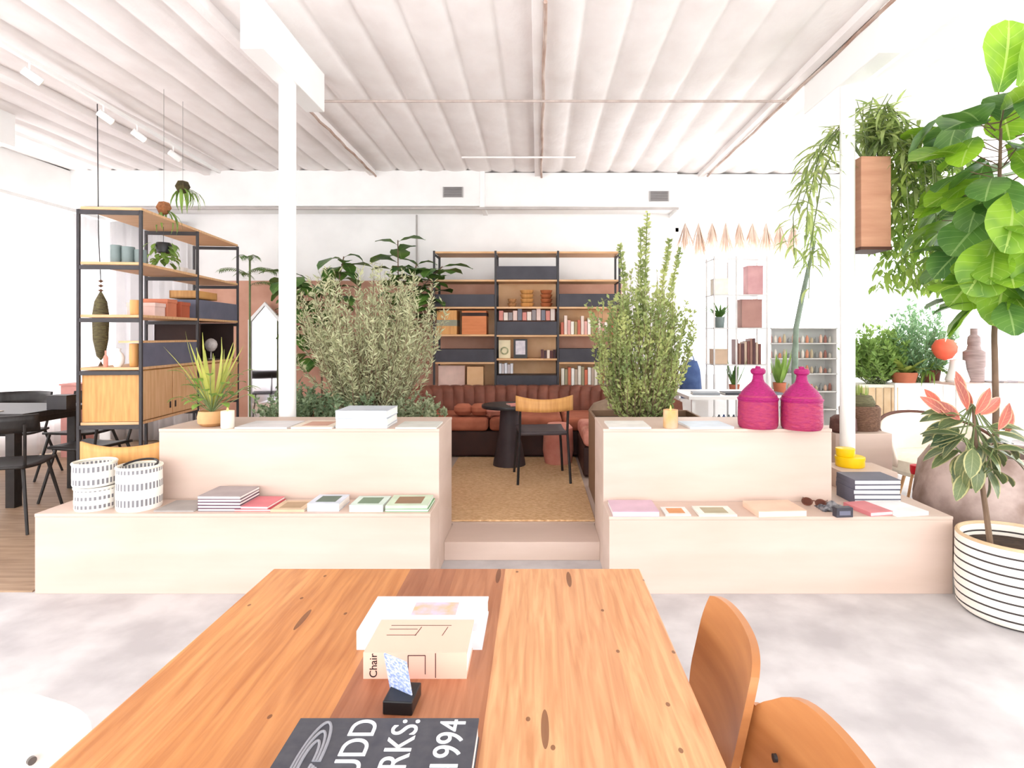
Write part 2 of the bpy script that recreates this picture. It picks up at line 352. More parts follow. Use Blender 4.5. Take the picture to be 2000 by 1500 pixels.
wf = MB(); wf.box(XL, XR, YF - .15, YF, 0, .4); wf.box(XL, XR, YF - .15, YF, 3.1, ZC + .1); wf.box(XL, -4.8, YF - .15, YF, .4, 3.1); wf.box(4.8, XR, YF - .15, YF, .4, 3.1)
struct('wall_front', wf, white, smooth=False)
struct('trim_20', MB().box(-4.35, .98 + .1, YB - .02, YB, 0, 2.06), pink, 'terracotta pink panel on the lower back wall', smooth=False)
# windows
def window(n, horiz, a0, a1, z0, z1, c, mull, label):
    f = MB(); g = MB(); t = .05
    def bx(m, p0, p1, q0, q1, th):
        if horiz: m.box(p0, p1, c - th / 2, c + th / 2, q0, q1)
        else: m.box(c - th / 2, c + th / 2, p0, p1, q0, q1)
    bx(f, a0, a1, z0, z0 + t, .08); bx(f, a0, a1, z1 - t, z1, .08); bx(f, a0, a0 + t, z0, z1, .08); bx(f, a1 - t, a1, z0, z1, .08)
    for i in range(1, mull): x = a0 + (a1 - a0) * i / mull; bx(f, x - t / 2, x + t / 2, z0, z1, .06)
    bx(g, a0 + t, a1 - t, z0 + t, z1 - t, .006)
    o = struct('window_%d' % n, f, white2, label, smooth=False); g.build('pane', glass, o, smooth=False)
window(1, True, X0, 5.95, .8, 2.75, YB + .08, 4, 'wide bright window in the back wall behind the plants')
window(2, False, 5.4, 7.35, .5, 2.75, XR + .08, 1, 'bright window at the far end of the right wall')
window(3, False, 2.2, 5.2, .5, 2.75, XR + .08, 3, 'wide window in the right wall')
window(4, False, 4.9, 7.4, .3, 2.75, XL - .08, 2, 'window behind the white curtain')
# duct bulkhead along the back wall
du = MB(); du.box(XL, -.68, 7.12, YB, 2.92, 3.355); du.box(-.66, 1.7, 7.16, YB, 2.92, 3.335); du.box(-.7, -.64, 7.1, YB, 2.9, 3.345)
struct('trim_21', du, white, 'white boxed air duct along the back wall', smooth=False, bevel=.006)
struct('trim_22', MB().box(1.7, 4.1, 7.2, YB, 2.87, 3.33), white2, 'white boxed bulkhead above the back window', smooth=False, bevel=.006)
struct('trim_23', MB().box(XL, 1.7, 7.09, 7.13, 2.875, 2.9), M('shadow_line_grey', (196, 188, 184), None, .7), 'grey strip painted as the shadow line under the duct', smooth=False)  # thin grey strip stands in for the shadow line below the duct
struct('trim_24', MB().tube([(-1.55, 7.55, 2.9), (-1.55, 7.55, 1.9)], .012, 8), M('grey_pipe', (186, 180, 176), None, .7), 'grey conduit dropping from the duct')
struct('trim_25', MB().box(XL, XL + .35, YF, YB, 2.95, 3.345), white, 'white boxed duct along the left wall', smooth=False, bevel=.006)
struct('trim_26', MB().box(-5.55, -5.5, .5, YB - .1, 2.82, 2.86), white2, 'white curtain rail', smooth=False)
for (px, py, wd, nm, Yd) in ((885, 376, .245, 'left', 7.12), (1287, 384, .24, 'right', 7.16)):
    p = at(px, py, Yd); t = thing('air_vent', 'small grey louvred air vent on the %s part of the back duct' % nm, 'vent', (p.x, Yd - .012, p.z - .06))
    MB().box(-wd / 2, wd / 2, -.004, .011, 0, .125).build('frame', M('vent_grey', (178, 174, 172), None, .5), t, smooth=False)
    s = MB()
    for i in range(6): s.cbox((0, -.006, .014 + i * .0195), (wd - .03, .006, .012), rx=.5)
    s.build('louvre', M('vent_dark', (120, 116, 116), None, .5), t, smooth=False)

# curtains: left wall run and the corner run on the back wall
def curtain(x0, y0, x1, y1, z0, z1, label):
    L_ = math.hypot(x1 - x0, y1 - y0); n = int(L_ / .02); dx, dy = (x1 - x0) / L_, (y1 - y0) / L_; ph = random.random() * 9
    def fn(u, v):
        s = u * L_; a = .035 * math.sin(s * 34 + ph + .7 * math.sin(s * 5)) + .015 * math.sin(s * 71 + 2 * ph); a *= 1 - .3 * v
        return Vector((x0 + dx * s - dy * a, y0 + dy * s + dx * a, z0 + (z1 - z0) * v))
    o = MB().grid(fn, n, 6).build('curtain', curtm); sl = o.modifiers.new('s', 'SOLIDIFY'); sl.thickness = .002
    return tag(o, label, 'curtain', 'white curtains round the dining corner')
curtain(-5.52, 1.2, -5.52, 3.9, .03, 2.8, 'white floor-length curtain on the left wall, nearest panel')
curtain(-5.52, 3.95, -5.52, 5.7, .03, 2.8, 'white floor-length curtain panel behind the black dining table')
curtain(-5.52, 5.75, -5.52, 7.45, .03, 2.8, 'white floor-length curtain panel on the left wall next to the corner')
curtain(-5.44, 7.46, -4.45, 7.46, .03, 2.8, 'white curtain panel on the back wall behind the tall shelving unit')

# columns with their timber head brackets
for x, y, nm in ((-1.69, 3.98, 'left'), (2.12, 4.03, 'right')):
    t = thing('column', 'round white steel column with box beam head, %s of the passage' % nm, 'column', (x, y, 0)); t['kind'] = 'structure'
    MB().tube([(0, 0, 0), (0, 0, 3.05)], .055 if x < 0 else .048, 20).build('shaft', white2, t)
    MB().box(-.09, .09, -.09, .09, 0, .02).build('base_plate', white2, t, smooth=False)
    MB().box(-.07, .07, -.5, .5, 3.05, 3.36).build('head_beam', white2, t, smooth=False, bevel=.006)
t = thing('beam_end', 'white box beam end under the ceiling at the left edge', 'beam', (-4.78, 4.8, 3.0)); t['kind'] = 'structure'
MB().box(-.1, .08, -.5, .5, .05, .37).build('beam_box', white2, t, smooth=False, bevel=.006)

# platform with steps and rug
pf = MB(); pf.box(-.562, .375, 3.54, 3.9, 0, .11); pf.box(-2.3, 1.75, 3.9, 7.3, 0, .11)
struct('platform', pf, ply, 'low plywood platform in the middle of the room', smooth=False, bevel=.003)
rg = MB(); rg.box(-.80, .385, 3.93, 5.98, .11, .122); 
o = rg.build('rug', jute, smooth=False, bevel=.004); tag(o, 'rough golden jute rug laid on the platform', 'rug')

# ------------------------------------------------------------------ plywood display plinths
def plinth(name, label, boxes, loc):
    t = thing(name, label, 'display bench', loc)
    b = MB(); e = MB()
    for (x0, x1, y0, y1, z0, z1) in boxes:
        b.box(x0, x1, y0, y1, z0, z1 - .018)
        e.box(x0 - .002, x1 + .002, y0 - .002, y1, z1 - .018, z1)
    b.build('carcass', ply, t, smooth=False, bevel=.002); e.build('top_board', ply, t, smooth=False, bevel=.003)
    return t
plinth('display_bench', 'long low plywood bench in front left, holding baskets and a row of books', [(0, 2.068, 0, .275, 0, .42)], (-2.63, 3.08, 0))
plinth('display_bench', 'taller plywood bench left of the passage, holding the bowl plant', [(0, 1.598, 0, .49, 0, .82)], (-2.16, 3.36, 0))
plinth('display_bench', 'long low plywood bench in front right, wrapping round its right end', [(0, 1.797, 0, .275, 0, .405), (1.31, 1.797, .277, .82, 0, .405)], (.375, 3.08, 0))
plinth('display_bench', 'taller plywood bench right of the passage, holding two magenta bottles', [(0, 1.303, 0, .49, 0, .82)], (.375, 3.36, 0))

# ------------------------------------------------------------------ foreground table
t = thing('dining_table', 'large orange-brown reclaimed plank table in the foreground', 'table', (-.2085, .76, 0))
MB().box(-.4725, .4725, -.76, .76, .712, .75).build('tabletop', planks, t, smooth=False, bevel=.004)
MB().box(-.40, .40, -.68, .68, .64, .712).build('apron', M('apron_wood', (196, 128, 82), None, .5, 4, (1, 8, 1)), t, smooth=False)
for sx in (-1, 1):
    for sy in (-1, 1):
        MB().box(sx * .4 - .035, sx * .4 + .035, sy * .68 - .035, sy * .68 + .035, 0, .712).build('leg', M('apron_wood', (1, 1, 1)), t, smooth=False, bevel=.004)

# plywood chairs at the table
def shell_chair(label, loc, rz, facem, h_top=.80, bolts=True, Wd=.40, rnd_=.42):
    t = thing('plywood_chair', label, 'chair', loc, rz)
    def back(thick, off, m, name):
        mb = MB(); Hh = .23; n1 = 20; n2 = 14; V = []
        for side in (0, 1):
            for j in range(n2 + 1):
                v = j / n2 * 2 - 1
                wrow = Wd / 2 * (1 - rnd_ * .6 * max(0, abs(v) - .35) ** 2 / .42)
                for i in range(n1 + 1):
                    u = i / n1 * 2 - 1
                    hrow = Hh / 2 * (1 - rnd_ * abs(u) ** 5)
                    y = u * wrow; z = v * hrow
                    x = -.32 * (y * y) / .1 * .32 + .22 * z + (thick if side else 0) + off
                    V.append(Vector((x + .22, y, h_top - Hh / 2 + z)))
        w_ = n1 + 1; q = w_ * (n2 + 1); Fc = []
        for j in range(n2):
            for i in range(n1):
                a = j * w_ + i; Fc.append((a, a + w_, a + w_ + 1, a + 1)); Fc.append((q + a, q + a + 1, q + a + w_ + 1, q + a + w_))
        for i in range(n1): Fc.append((i, i + 1, q + i + 1, q + i)); a = n2 * w_ + i; Fc.append((a + 1, a, q + a, q + a + 1))
        for j in range(n2): a = j * w_; Fc.append((a, q + a, q + a + w_, a + w_)); a += n1; Fc.append((a, a + w_, q + a + w_, q + a))
        mb.add(V, Fc); return mb.build(name, m, t)
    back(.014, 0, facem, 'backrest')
    st = MB()
    st.grid(lambda u, v: Vector((-.22 + .42 * v, (-.175 + .35 * u) * (1 - .12 * v), .455 - .015 * math.sin(PI * v) + .02 * (2 * u - 1) ** 2)), 10, 10)
    o = st.build('seat', chairply, t); sl = o.modifiers.new('s', 'SOLIDIFY'); sl.thickness = .012
    for sy in (-1, 1):
        MB().tube([(-.2, sy * .165, 0), (-.17, sy * .15, .44)], .012, 8).build('leg', chairply, t)
        MB().tube([(.24, sy * .165, 0), (.18, sy * .15, .44), (.243, sy * .12, .72)], .011, 8).build('leg', chairply, t)
        if not bolts: continue
        b = MB(); b.tube([(.209 - .014, sy * .125, .70), (.209 - .0085, sy * .125, .70)], .006, 12); b.build('bolt', steel if facem is glareply else black, t, loc=(.0, 0, 0))
    return t
shell_chair('beech plywood chair tucked at the right side of the table, far one', (.145, 1.14, 0), R(-4), chairply, bolts=False, Wd=.33, rnd_=.12)
shell_chair('beech plywood chair at the right of the table, near one with black bolts', (.172, .775, 0), R(2), chairply, rnd_=.3)
shell_chair('plywood chair with glare-whitened back at the left side of the table', (-.655, .70, 0), R(153), glareply, rnd_=.3)

# ------------------------------------------------------------------ books
def book(label, loc, size, rz, cover, group=None, pages=True, name='book', cat='book', spine='front', top=None):
    w_, d, h = size; t = thing(name, label, cat, loc, rz, group)
    c = min(.004, h * .2); b = MB()
    b.box(-w_ / 2, w_ / 2, -d / 2, d / 2, 0, c); b.box(-w_ / 2, w_ / 2, -d / 2, d / 2, h - c, h)
    if spine == 'front': b.box(-w_ / 2, w_ / 2, -d / 2, -d / 2 + .0014, c, h - c)
    elif spine == 'left': b.box(-w_ / 2, -w_ / 2 + .0014, -d / 2, d / 2, c, h - c)
    cm_ = col_m(cover) if isinstance(cover, tuple) else cover
    b.build('cover', cm_, t, smooth=False)
    g = .0015
    MB().box(-w_ / 2 + g, w_ / 2 - g, -d / 2 + g, d / 2 - g, c, h - c).build('pages', paper, t, smooth=False)
    if top: MB().box(-w_ * .32, w_ * .32, -d * .32, d * .32, h, h + .0008).build('cover_picture', col_m(top), t, smooth=False)
    return t
# big dark book
bk = book('large charcoal hardback lying at the near end of the table with white lettering', (-.2195, .70, .75), (.265, .35, .032), 0, M('charcoal_cover', (74, 74, 80), (62, 62, 70), .5, 60, detail=2), spine='left')
lettm = M('white_ink', (238, 238, 240), (230, 230, 232), .6)
for s, bx, ln in (('JUDD', -.014, 4), ('WORKS:', .046, 6), ('1994', .114, 4)):
    o = textobj(s, .054, lettm, bk, (bx, 0, .0325), (0, 0, PI / 2))
    wdt = max(v.co.x for v in o.data.vertices); o.location.y = .17 - wdt
sw = MB()
for r0 in (.018, .027, .036):
    sw.tube([(-.088 + r0 * .45 * math.cos(a), .085 + r0 * 2.2 * math.sin(a), .0326) for a in [2 * PI * i / 40 for i in range(40)]] , .0022, 6)
o = sw.build('cover_swirl', M('grey_ink', (150, 150, 156), None, .6), bk)
# pale book + pink book
bw = book('white paperback with a small colourful picture, lying behind the pink book', (-.226, 1.20, .75), (.24, .15, .036), 0, (226, 224, 228))
MB().box(-.03, .06, -.01, .045, .036, .0366).build('cover_picture', M('pic', (236, 170, 130), (190, 190, 220), .6, 30), bw, smooth=False)
bp = book('pale pink thick book with black line drawing, lying in the middle of the table', (-.2145, 1.09, .75), (.181, .12, .046), 0, M('peach_cover', (244, 190, 170), (240, 180, 160), .55, 4))
inkb = M('black_ink', (40, 30, 30), (36, 28, 28), .7)
ln = MB()
for (x0, y0, x1, y1) in ((-.065, .0, -.01, .0), (-.065, .022, -.012, .022), (-.012, -.002, -.006, .03), (.038, -.002, .044, .03), (-.065, .036, .05, .036)):
    ln.bar((x0, y0, .0462), (x1, y1, .0462), .0011, .0006)
for (x0, z0, x1, z1) in ((-.03, .01, -.012, .01), (-.012, .01, -.012, .041), (-.012, .041, .018, .041), (.018, .041, .018, .008), (.036, .002, .036, .045)):
    ln.bar((x0, -.0603, z0), (x1, -.0603, z1), .0006, .0013) if x0 != x1 else ln.bar((x0, -.0603, z0), (x1, -.0603, z1), .0013, .0006)
ln.build('line_drawing', inkb, bp, smooth=False)
textobj('Chair', .019, inkb, bp, (-.0665, -.0603, .002), (PI / 2, -PI / 2, 0))
# card holder
t = thing('card_holder', 'small black card holder with a slanting blue card, between the two books', 'card holder', (-.22, .955, .75), R(-4))
MB().box(-.024, .024, -.025, .03, 0, .022).build('base', M('black_plastic', (24, 24, 26), None, .35), t, smooth=False, bevel=.002)
MB().cbox((-.006, .0, .048), (.002, .05, .068), ry=R(-12), rz=R(62)).build('card', M('blue_card', (130, 150, 200), (200, 208, 228), .5, 90, (1, 4, 3), lo=.4, hi=.6), t, smooth=False)

# row on the low left bench (top z .42)
def bpx(label, px0, px1, pf, z, d, h, cover, rz=0, dz=0, spine='front', top=None, group=None, name='book', cat='book'):
    Y = (H - z) * F / (pf - CY); X0_ = (px0 - CX) * Y / F; X1_ = (px1 - CX) * Y / F
    return book(label, ((X0_ + X1_) / 2, Y + d / 2, z + dz), (X1_ - X0_, d, h), rz, cover, spine=spine, top=top, group=group, name=name, cat=cat)
ZL = .42
bpx('flat grey magazine lying beside the right striped basket', 300, 378, 1000, ZL, .2, .008, (170, 164, 160), name='magazine', cat='magazine')
for i, nm in enumerate(['bottom one', 'second lowest', 'middle one', 'second highest', 'topmost, grey']):
    bpx('thin plum book in the stack of five on the low left bench, ' + nm, 386, 470, 999, ZL, .21, .0155, (112, 84, 100) if i < 4 else (168, 158, 158), dz=.0163 * i, spine='back', rz=R(random.uniform(-1.5, 1.5)), group='stack of five plum books')
bpx('red-covered thin book, lower of the pair on the low left bench', 458, 528, 999, ZL, .2, .012, (206, 82, 92), spine='back')
bpx('rose pink thin book, upper of the pair on the low left bench', 456, 524, 999, ZL, .2, .014, (222, 128, 136), spine='back', dz=.0128, rz=R(-2))
bpx('tan paperback between the pink pair and the pale blue book', 528, 594, 1000, ZL, .17, .013, (214, 190, 160), top=(176, 150, 120))
bpx('thick pale blue book with a dark green cover picture', 600, 662, 999, ZL, .18, .042, (206, 214, 226), top=(96, 116, 104))
bpx('thick pale mint book with a dark green cover picture', 682, 748, 1000, ZL, .18, .036, (204, 222, 212), top=(110, 136, 112))
bpx('wide green book, lower of the pair near the passage', 752, 836, 1000, ZL, .21, .016, (120, 176, 120), spine='back')
bpx('brown and green picture book, upper of the pair near the passage', 752, 834, 1000, ZL, .205, .018, (196, 216, 190), dz=.0168, top=(140, 112, 84), rz=R(1))
ZU = .82
bpx('white magazine lying flat beside the candle on the tall left bench', 458, 560, 838, ZU, .26, .010, (226, 222, 222), name='magazine', cat='magazine')
bpx('cream magazine lying flat left of the white stack', 568, 648, 838, ZU, .26, .012, (236, 222, 204), top=(206, 160, 140), name='magazine', cat='magazine')
for i, (hh, nm) in enumerate(((.014, 'lowest and thinnest'), (.042, 'middle'), (.045, 'topmost'))):
    bpx('large white book of the stack on the tall left bench, ' + nm, 655, 756, 837, ZU, .25, hh, (196, 202, 210), spine='back', dz=[0, .0145, .0570][i], rz=R([0, 1, -1][i]), group='white books on the tall left bench')
bpx('pale grey magazine lying flat at the passage end of the tall left bench', 772, 852, 838, ZU, .24, .010, (214, 214, 206), name='magazine', cat='magazine')
# right benches
ZR = .405
bpx('lilac book lying at the passage end of the low right bench', 1197, 1288, 1009, ZR, .22, .026, (214, 182, 198), spine='back')
bpx('small white booklet with an orange picture on the low right bench', 1300, 1350, 1008, ZR, .14, .008, (236, 230, 226), top=(214, 150, 100), name='booklet', cat='booklet')
bpx('cream booklet with an olive picture on the low right bench', 1366, 1440, 1009, ZR, .16, .010, (238, 234, 222), top=(176, 168, 140), name='booklet', cat='booklet')
bpx('peach coloured box book on the low right bench', 1478, 1575, 1010, ZR, .2, .032, (236, 200, 176), rz=R(4), spine='left')
bpx('pink hardback beside the pile of white paper on the low right bench', 1690, 1740, 1008, ZR, .2, .022, (216, 132, 136), rz=R(12), spine='left')
bpx('white pad of paper at the right end of the low right bench', 1742, 1812, 1008, ZR, .2, .02, (246, 244, 244), rz=R(10), name='paper_pad', cat='paper pad')
bpx('white magazine with a faint print on the tall right bench, near the passage', 1190, 1272, 838, ZU, .26, .010, (238, 236, 230), name='magazine', cat='magazine')
bpx('pale blue magazine lying beside the magenta bottles', 1345, 1432, 838, ZU, .24, .012, (214, 226, 236), name='magazine', cat='magazine', rz=R(4))
# glasses, scarf roll and small dark box
p = on(1600, 992, ZR)
t = thing('sunglasses', 'brown sunglasses lying beside the grey cloth', 'sunglasses', (p.x - .02, p.y + .02, ZR + .012), R(-30))
f = MB()
for sx in (-1, 1): f.tube([(sx * .034 + .026 * math.cos(a), 0, .013 + .020 * math.sin(a)) for a in [2 * PI * i / 20 for i in range(21)]], .0035, 6, cap=False)
f.tube([(-.01, 0, .02), (0, 0, .023), (.01, 0, .02)], .003, 6); f.build('frame', M('tortoise', (120, 70, 54), (70, 40, 30), .3, 40), t)
for sx in (-1, 1):
    MB().tube([(sx * .06, 0, .018), (sx * .062, .07, .016), (sx * .055, .11, -.006)], .003, 6).build('temple', M('tortoise', (0, 0, 0)), t)
    MB().lathe([(0.0001, 0), (.022, 0), (.022, .002), (.0001, .002)], 20).build('lens', M('brown_lens', (90, 50, 40), None, .1), t, loc=(sx * .034, .001, .013), rot=(PI / 2, 0, 0))
p = on(1628, 998, ZR)
def cloth(u, v):
    x = (u - .5) * .13; y = (v - .5) * .12
    return Vector((x, y, .022 + .014 * math.sin(u * 9 + v * 4) * math.sin(PI * u) + .008 * math.sin(v * 14) - .02 * (abs(u - .5) * 2) ** 6 - .02 * (abs(v - .5) * 2) ** 6))
o = MB().grid(cloth, 26, 22).build('folded_cloth', M('grey_knit', (136, 134, 136), (70, 70, 76), .9, 50, (1, 1, 1), lo=.4, hi=.6), loc=(p.x + .0, p.y + .04, ZR)); sl = o.modifiers.new('s', 'SOLIDIFY'); sl.thickness = .014
tag(o, 'crumpled grey patterned cloth on the low right bench', 'cloth')
p = on(1646, 1011, ZR); t = thing('gift_box', 'small dark slate box with a pale label, in front of the grey cloth', 'box', (p.x + .01, p.y + .02, ZR), R(5))
MB().box(-.045, .045, -.02, .02, 0, .05).build('body', charcoal, t, smooth=False, bevel=.002)
MB().box(-.03, .03, -.0215, -.02, .012, .034).build('paper_label', slate, t, smooth=False)

# striped baskets on the low left bench
def basket_pot(label, px0, px1, base, z, h, bands, name='basket', group=None, dz=0, seg=30):
    D = (H - z) * F / (base - CY); Rr = (px1 - px0) * D / F / 2 * 1.0; cx_ = ((px0 + px1) / 2 - CX) * (D + Rr * .55) / F
    t = thing(name, label, 'basket', (cx_, D + Rr * .9, z + dz), 0, group)
    m = stripes_mat('band_weave', bands, (244, 240, 232), (128, 126, 130), .42, h * .12, h * .9, seg)
    b = MB(); b.lathe([(Rr * .96, 0), (Rr, .01), (Rr * 1.0, h * .5), (Rr * .99, h), (Rr * .93, h), (Rr * .92, .012), (.001, .012)], 40, wob=.02); b.build('body', m, t)
    MB().tube([(Rr * .965 * math.cos(a), Rr * .965 * math.sin(a), h) for a in [2 * PI * i / 40 for i in range(41)]], .008, 8, cap=False).build('rim', cream, t)
    return t
basket_pot('cream basket with dark dashes, lower of the left stack of two', 142, 216, 1000, ZL, .115, 2.0)
basket_pot('cream basket with dark dashes, upper of the left stack of two', 138, 213, 1000, ZL, .12, 1.4, dz=.125)
bs = basket_pot('large cream basket with two bands of dark dashes, right of the stack of two', 223, 303, 1001, ZL, .225, 2.05, seg=34)
MB().tube([(.085 * math.cos(a), .085 * math.sin(a), .228 + .018 * abs(math.sin(a))) for a in [PI * i / 20 for i in range(21)]], .006, 6).build('handle', black, bs)

# ------------------------------------------------------------------ magenta woven bottles, candles
def demijohn(label, px0, px1, base, D0):
    p = on((px0 + px1) / 2, base, ZU); s = (px1 - px0) * p.y / F / 2
    t = thing('woven_bottle', label, 'bottle', (p.x * (p.y + s) / p.y, p.y + s * .9, ZU), 0, 'magenta woven bottles')
    hz = .36 / .36
    prof = [(s * .9, 0), (s * .98, .015), (s, .05), (s * .98, .155), (s * .93, .19)]
    MB().lathe(prof, 40, wob=.01).build('body', magenta2, t)
    MB().lathe([(s * .96, .152), (s * 1.0, .158), (s * .98, .172), (s * .90, .19), (s * .75, .215), (s * .5, .245), (s * .34, .262)], 40).build('shoulder', magenta, t)
    MB().tube([(s * .98 * math.cos(a), s * .98 * math.sin(a), .168) for a in [2 * PI * i / 40 for i in range(41)]], .006, 6, cap=False).build('band', magenta, t)
    MB().lathe([(s * .34, .26), (s * .27, .28), (s * .25, .305), (s * .36, .315), (s * .38, .33), (s * .3, .342), (.001, .342)], 28).build('neck', magenta, t)
    MB().lathe([(.0001, .34), (s * .14, .342), (s * .12, .354), (.0001, .356)], 16).build('stopper', magenta, t)
demijohn('magenta woven demijohn bottle, the left one nearer the passage', 1440, 1518, 840, 0)
demijohn('magenta woven demijohn bottle, the right one beside the column', 1524, 1604, 843, 0)
def candle(label, px, base, z, r, h, m, px_off=0):
    p = on(px, base, z); t = thing('candle', label, 'candle', (p.x, p.y + r, z))
    MB().lathe([(r * .9, 0), (r, .006), (r, h), (r * .9, h), (r * .88, h * .9), (.001, h * .9)], 24).build('jar', m, t)
    MB().tube([(0, 0, h * .88), (0, 0, h * .98)], .0015, 6).build('wick', black, t)
    MB().lathe([(.0001, h * .95), (.006, h * 1.02), (.004, h * 1.12), (.0001, h * 1.25)], 10).build('flame', flame, t)
candle('white candle glowing beside the bowl plant on the tall left bench', 438, 838, ZU, .036, .10, wax)
candle('amber glass candle on the tall right bench', 1313, 838, ZU, .042, .105, M('amber_glass', (244, 196, 120), (236, 220, 196), .3, 10, trans=.4))
# ------------------------------------------------------------------ tall open shelving unit at left
def frame_mb(w_, h_, levels, t=.02):
    m = MB()
    for x in (-w_, 0): m.box(x - t / 2, x + t / 2, -t / 2, t / 2, 0, h_)
    for z in levels: m.box(-w_, 0, -t / 2, t / 2, z - .03, z)
    return m
UA = math.atan2(.09, .865)
un = thing('shelving_unit', 'tall black-framed oak shelving unit standing at left with its end towards us', 'shelving unit', (-2.87, 4.26, 0.008), UA)
WU, BL = .42, .868
for k in range(3):
    frame_mb(WU, 2.25, [2.245, 1.85, 1.47, 1.09, .70, .10]).build('ladder_frame', M('frame_grey_black', (50, 47, 50), (60, 56, 58), .5), un, loc=(0, BL * k, 0), smooth=False, bevel=.002)
for z, k0, k1 in ((2.25, 0, 2), (1.855, 0, 2), (1.475, 0, 2), (1.095, 0, 2), (.70, 0, 2)):
    MB().box(-WU + .012, .004, k0 * BL, k1 * BL, z, z + .02).build('shelf', oak, un, smooth=False, bevel=.002)
for k in (0, 1):   # oak cabinets below
    c = MB(); c.box(-WU + .015, -.01, k * BL + .015, (k + 1) * BL - .015, .722, 1.09); c.build('cabinet_body', oak2, un, smooth=False)
    for j in (0, 1):
        y0 = k * BL + .02 + j * (BL / 2 - .01)
        d = MB().box(-.01, .008, y0, y0 + BL / 2 - .03, .728, 1.085).build('cabinet_door', oak, un, smooth=False, bevel=.002)
        yh = y0 + (BL / 2 - .06 if j == 0 else .03)
        MB().cbox((.0085, yh, .80), (.003, .022, .05)).build('pull_hole', black, d, smooth=False)
o = MB().box(-.02, 0, .015, BL - .01, 1.115, 1.29).build('drawer_front', slate, un, smooth=False, bevel=.003)
MB().box(-.16, .0, .012, BL - .012, 1.291, 1.306).build('drawer_top', oak, un, smooth=False)
MB().box(-WU + .015, 0, BL + .015, BL * 2 - .01, 1.495, 1.66).build('drawer', slate, un, smooth=False, bevel=.003)
UM = Matrix.Translation((-2.87, 4.26, .008)) @ Matrix.Rotation(UA, 4, 'Z')
def U(x, y, z): return UM @ Vector((x, y, z))
def lathe_thing(name, label, cat, loc, prof, mat, n=24, group=None, wob=0, extra=None, part='body'):
    o = MB().lathe(prof, n, wob=wob).build(name, mat, None, loc=loc); tag(o, label, cat, group); return o
def cup(r, h, th=.004): return [(r * .8, 0), (r * .92, .004), (r, h * .3), (r, h), (r - th, h), (r - th * 1.3, .008), (.0001, .008)]
for x, y, r, h, s in ((-.21, .07, .036, .13, 'left, tallest'), (-.13, .08, .042, .12, 'middle'), (-.05, .09, .04, .10, 'right, by the post')):
    lathe_thing('vase', 'grey-green ceramic cup on the upper shelf of the left unit, ' + s, 'vase', U(x, y, 1.875), cup(r, h), greyg)
for i, (y, s) in enumerate(((.98, 'nearer'), (1.16, 'farther'))):
    lathe_thing('bowl', 'white bowl on the upper shelf of the left unit, the %s one' % s, 'bowl', U(-.22, y, 1.875), [(.03, 0), (.05, .01), (.085, .07), (.08, .07), (.045, .015), (.0001, .012)], white2)
lathe_thing('cup', 'honey wood beaker on the middle shelf of the left unit', 'cup', U(-.075, .08, 1.495), cup(.04, .11), oak2)
# terracotta boxes on the middle shelf
for i, (y, c, hh, s) in enumerate(((.30, (240, 206, 196), .10, 'palest, near the front'), (.48, (216, 130, 96), .14, 'orange one in the middle'), (.70, (184, 92, 62), .13, 'darkest, at the back'))):
    p = U(-.12, y, 1.495); t = thing('storage_box', 'terracotta box on the middle shelf of the left unit, ' + s, 'box', p, UA)
    MB().box(-.1, .1, -.075, .075, 0, hh).build('body', col_m(c), t, smooth=False, bevel=.003); MB().box(-.104, .104, -.079, .079, hh - .03, hh).build('lid', col_m(c), t, smooth=False, bevel=.003)
p = U(-.2, 1.25, 1.68); t = thing('wooden_crate', 'oak tray lying on the slate drawer of the left unit', 'tray', p, UA)
b = MB(); b.box(-.12, .12, -.2, .2, 0, .012); b.box(-.12, .12, -.2, -.188, 0, .07); b.box(-.12, .12, .188, .2, 0, .07); b.box(-.12, -.108, -.2, .2, 0, .07); b.box(.108, .12, -.2, .2, 0, .07)
b.build('tray_body', oak2, t, smooth=False)
# lower open shelf objects
lathe_thing('vase', 'round white vase on the lower open shelf of the left unit', 'vase', U(-.19, .06, 1.115), [(.022, 0), (.04, .03), (.044, .07), (.03, .1), (.016, .115), (.02, .135), (.012, .135), (.0001, .09)], white2)
lathe_thing('bottle', 'slim rose bottle on the lower open shelf of the left unit', 'bottle', U(-.27, .055, 1.115), [(.014, 0), (.016, .01), (.016, .07), (.006, .09), (.006, .12), (.0001, .12)], rose)
lathe_thing('cup', 'tall honey beaker on the lower open shelf of the left unit', 'cup', U(-.085, .07, 1.116), cup(.03, .17), oak2)
p = U(-.2, 1.3, 1.115); t = thing('open_box', 'dark open box on the lower shelf of the left unit', 'box', p, UA)
b = MB(); b.box(-.19, .19, -.36, .36, 0, .012); b.box(-.19, -.178, -.36, .36, 0, .34); b.box(-.19, .19, .348, .36, 0, .34); b.box(-.19, .19, -.36, -.348, 0, .34); b.build('box_body', M('dark_umber', (48, 34, 32), (60, 42, 38), .8), t, smooth=False)
lathe_thing('globe', 'small pale globe ornament in front of the dark box', 'ornament', U(.02 - .05, 1.2, 1.115), [(.03, 0), (.03, .01), (.006, .02), (.006, .08), (.03, .09), (.05, .12), (.055, .15), (.045, .18), (.02, .2), (.0001, .205)], M('globe_grey', (214, 208, 204), (170, 160, 156), .5, 30))
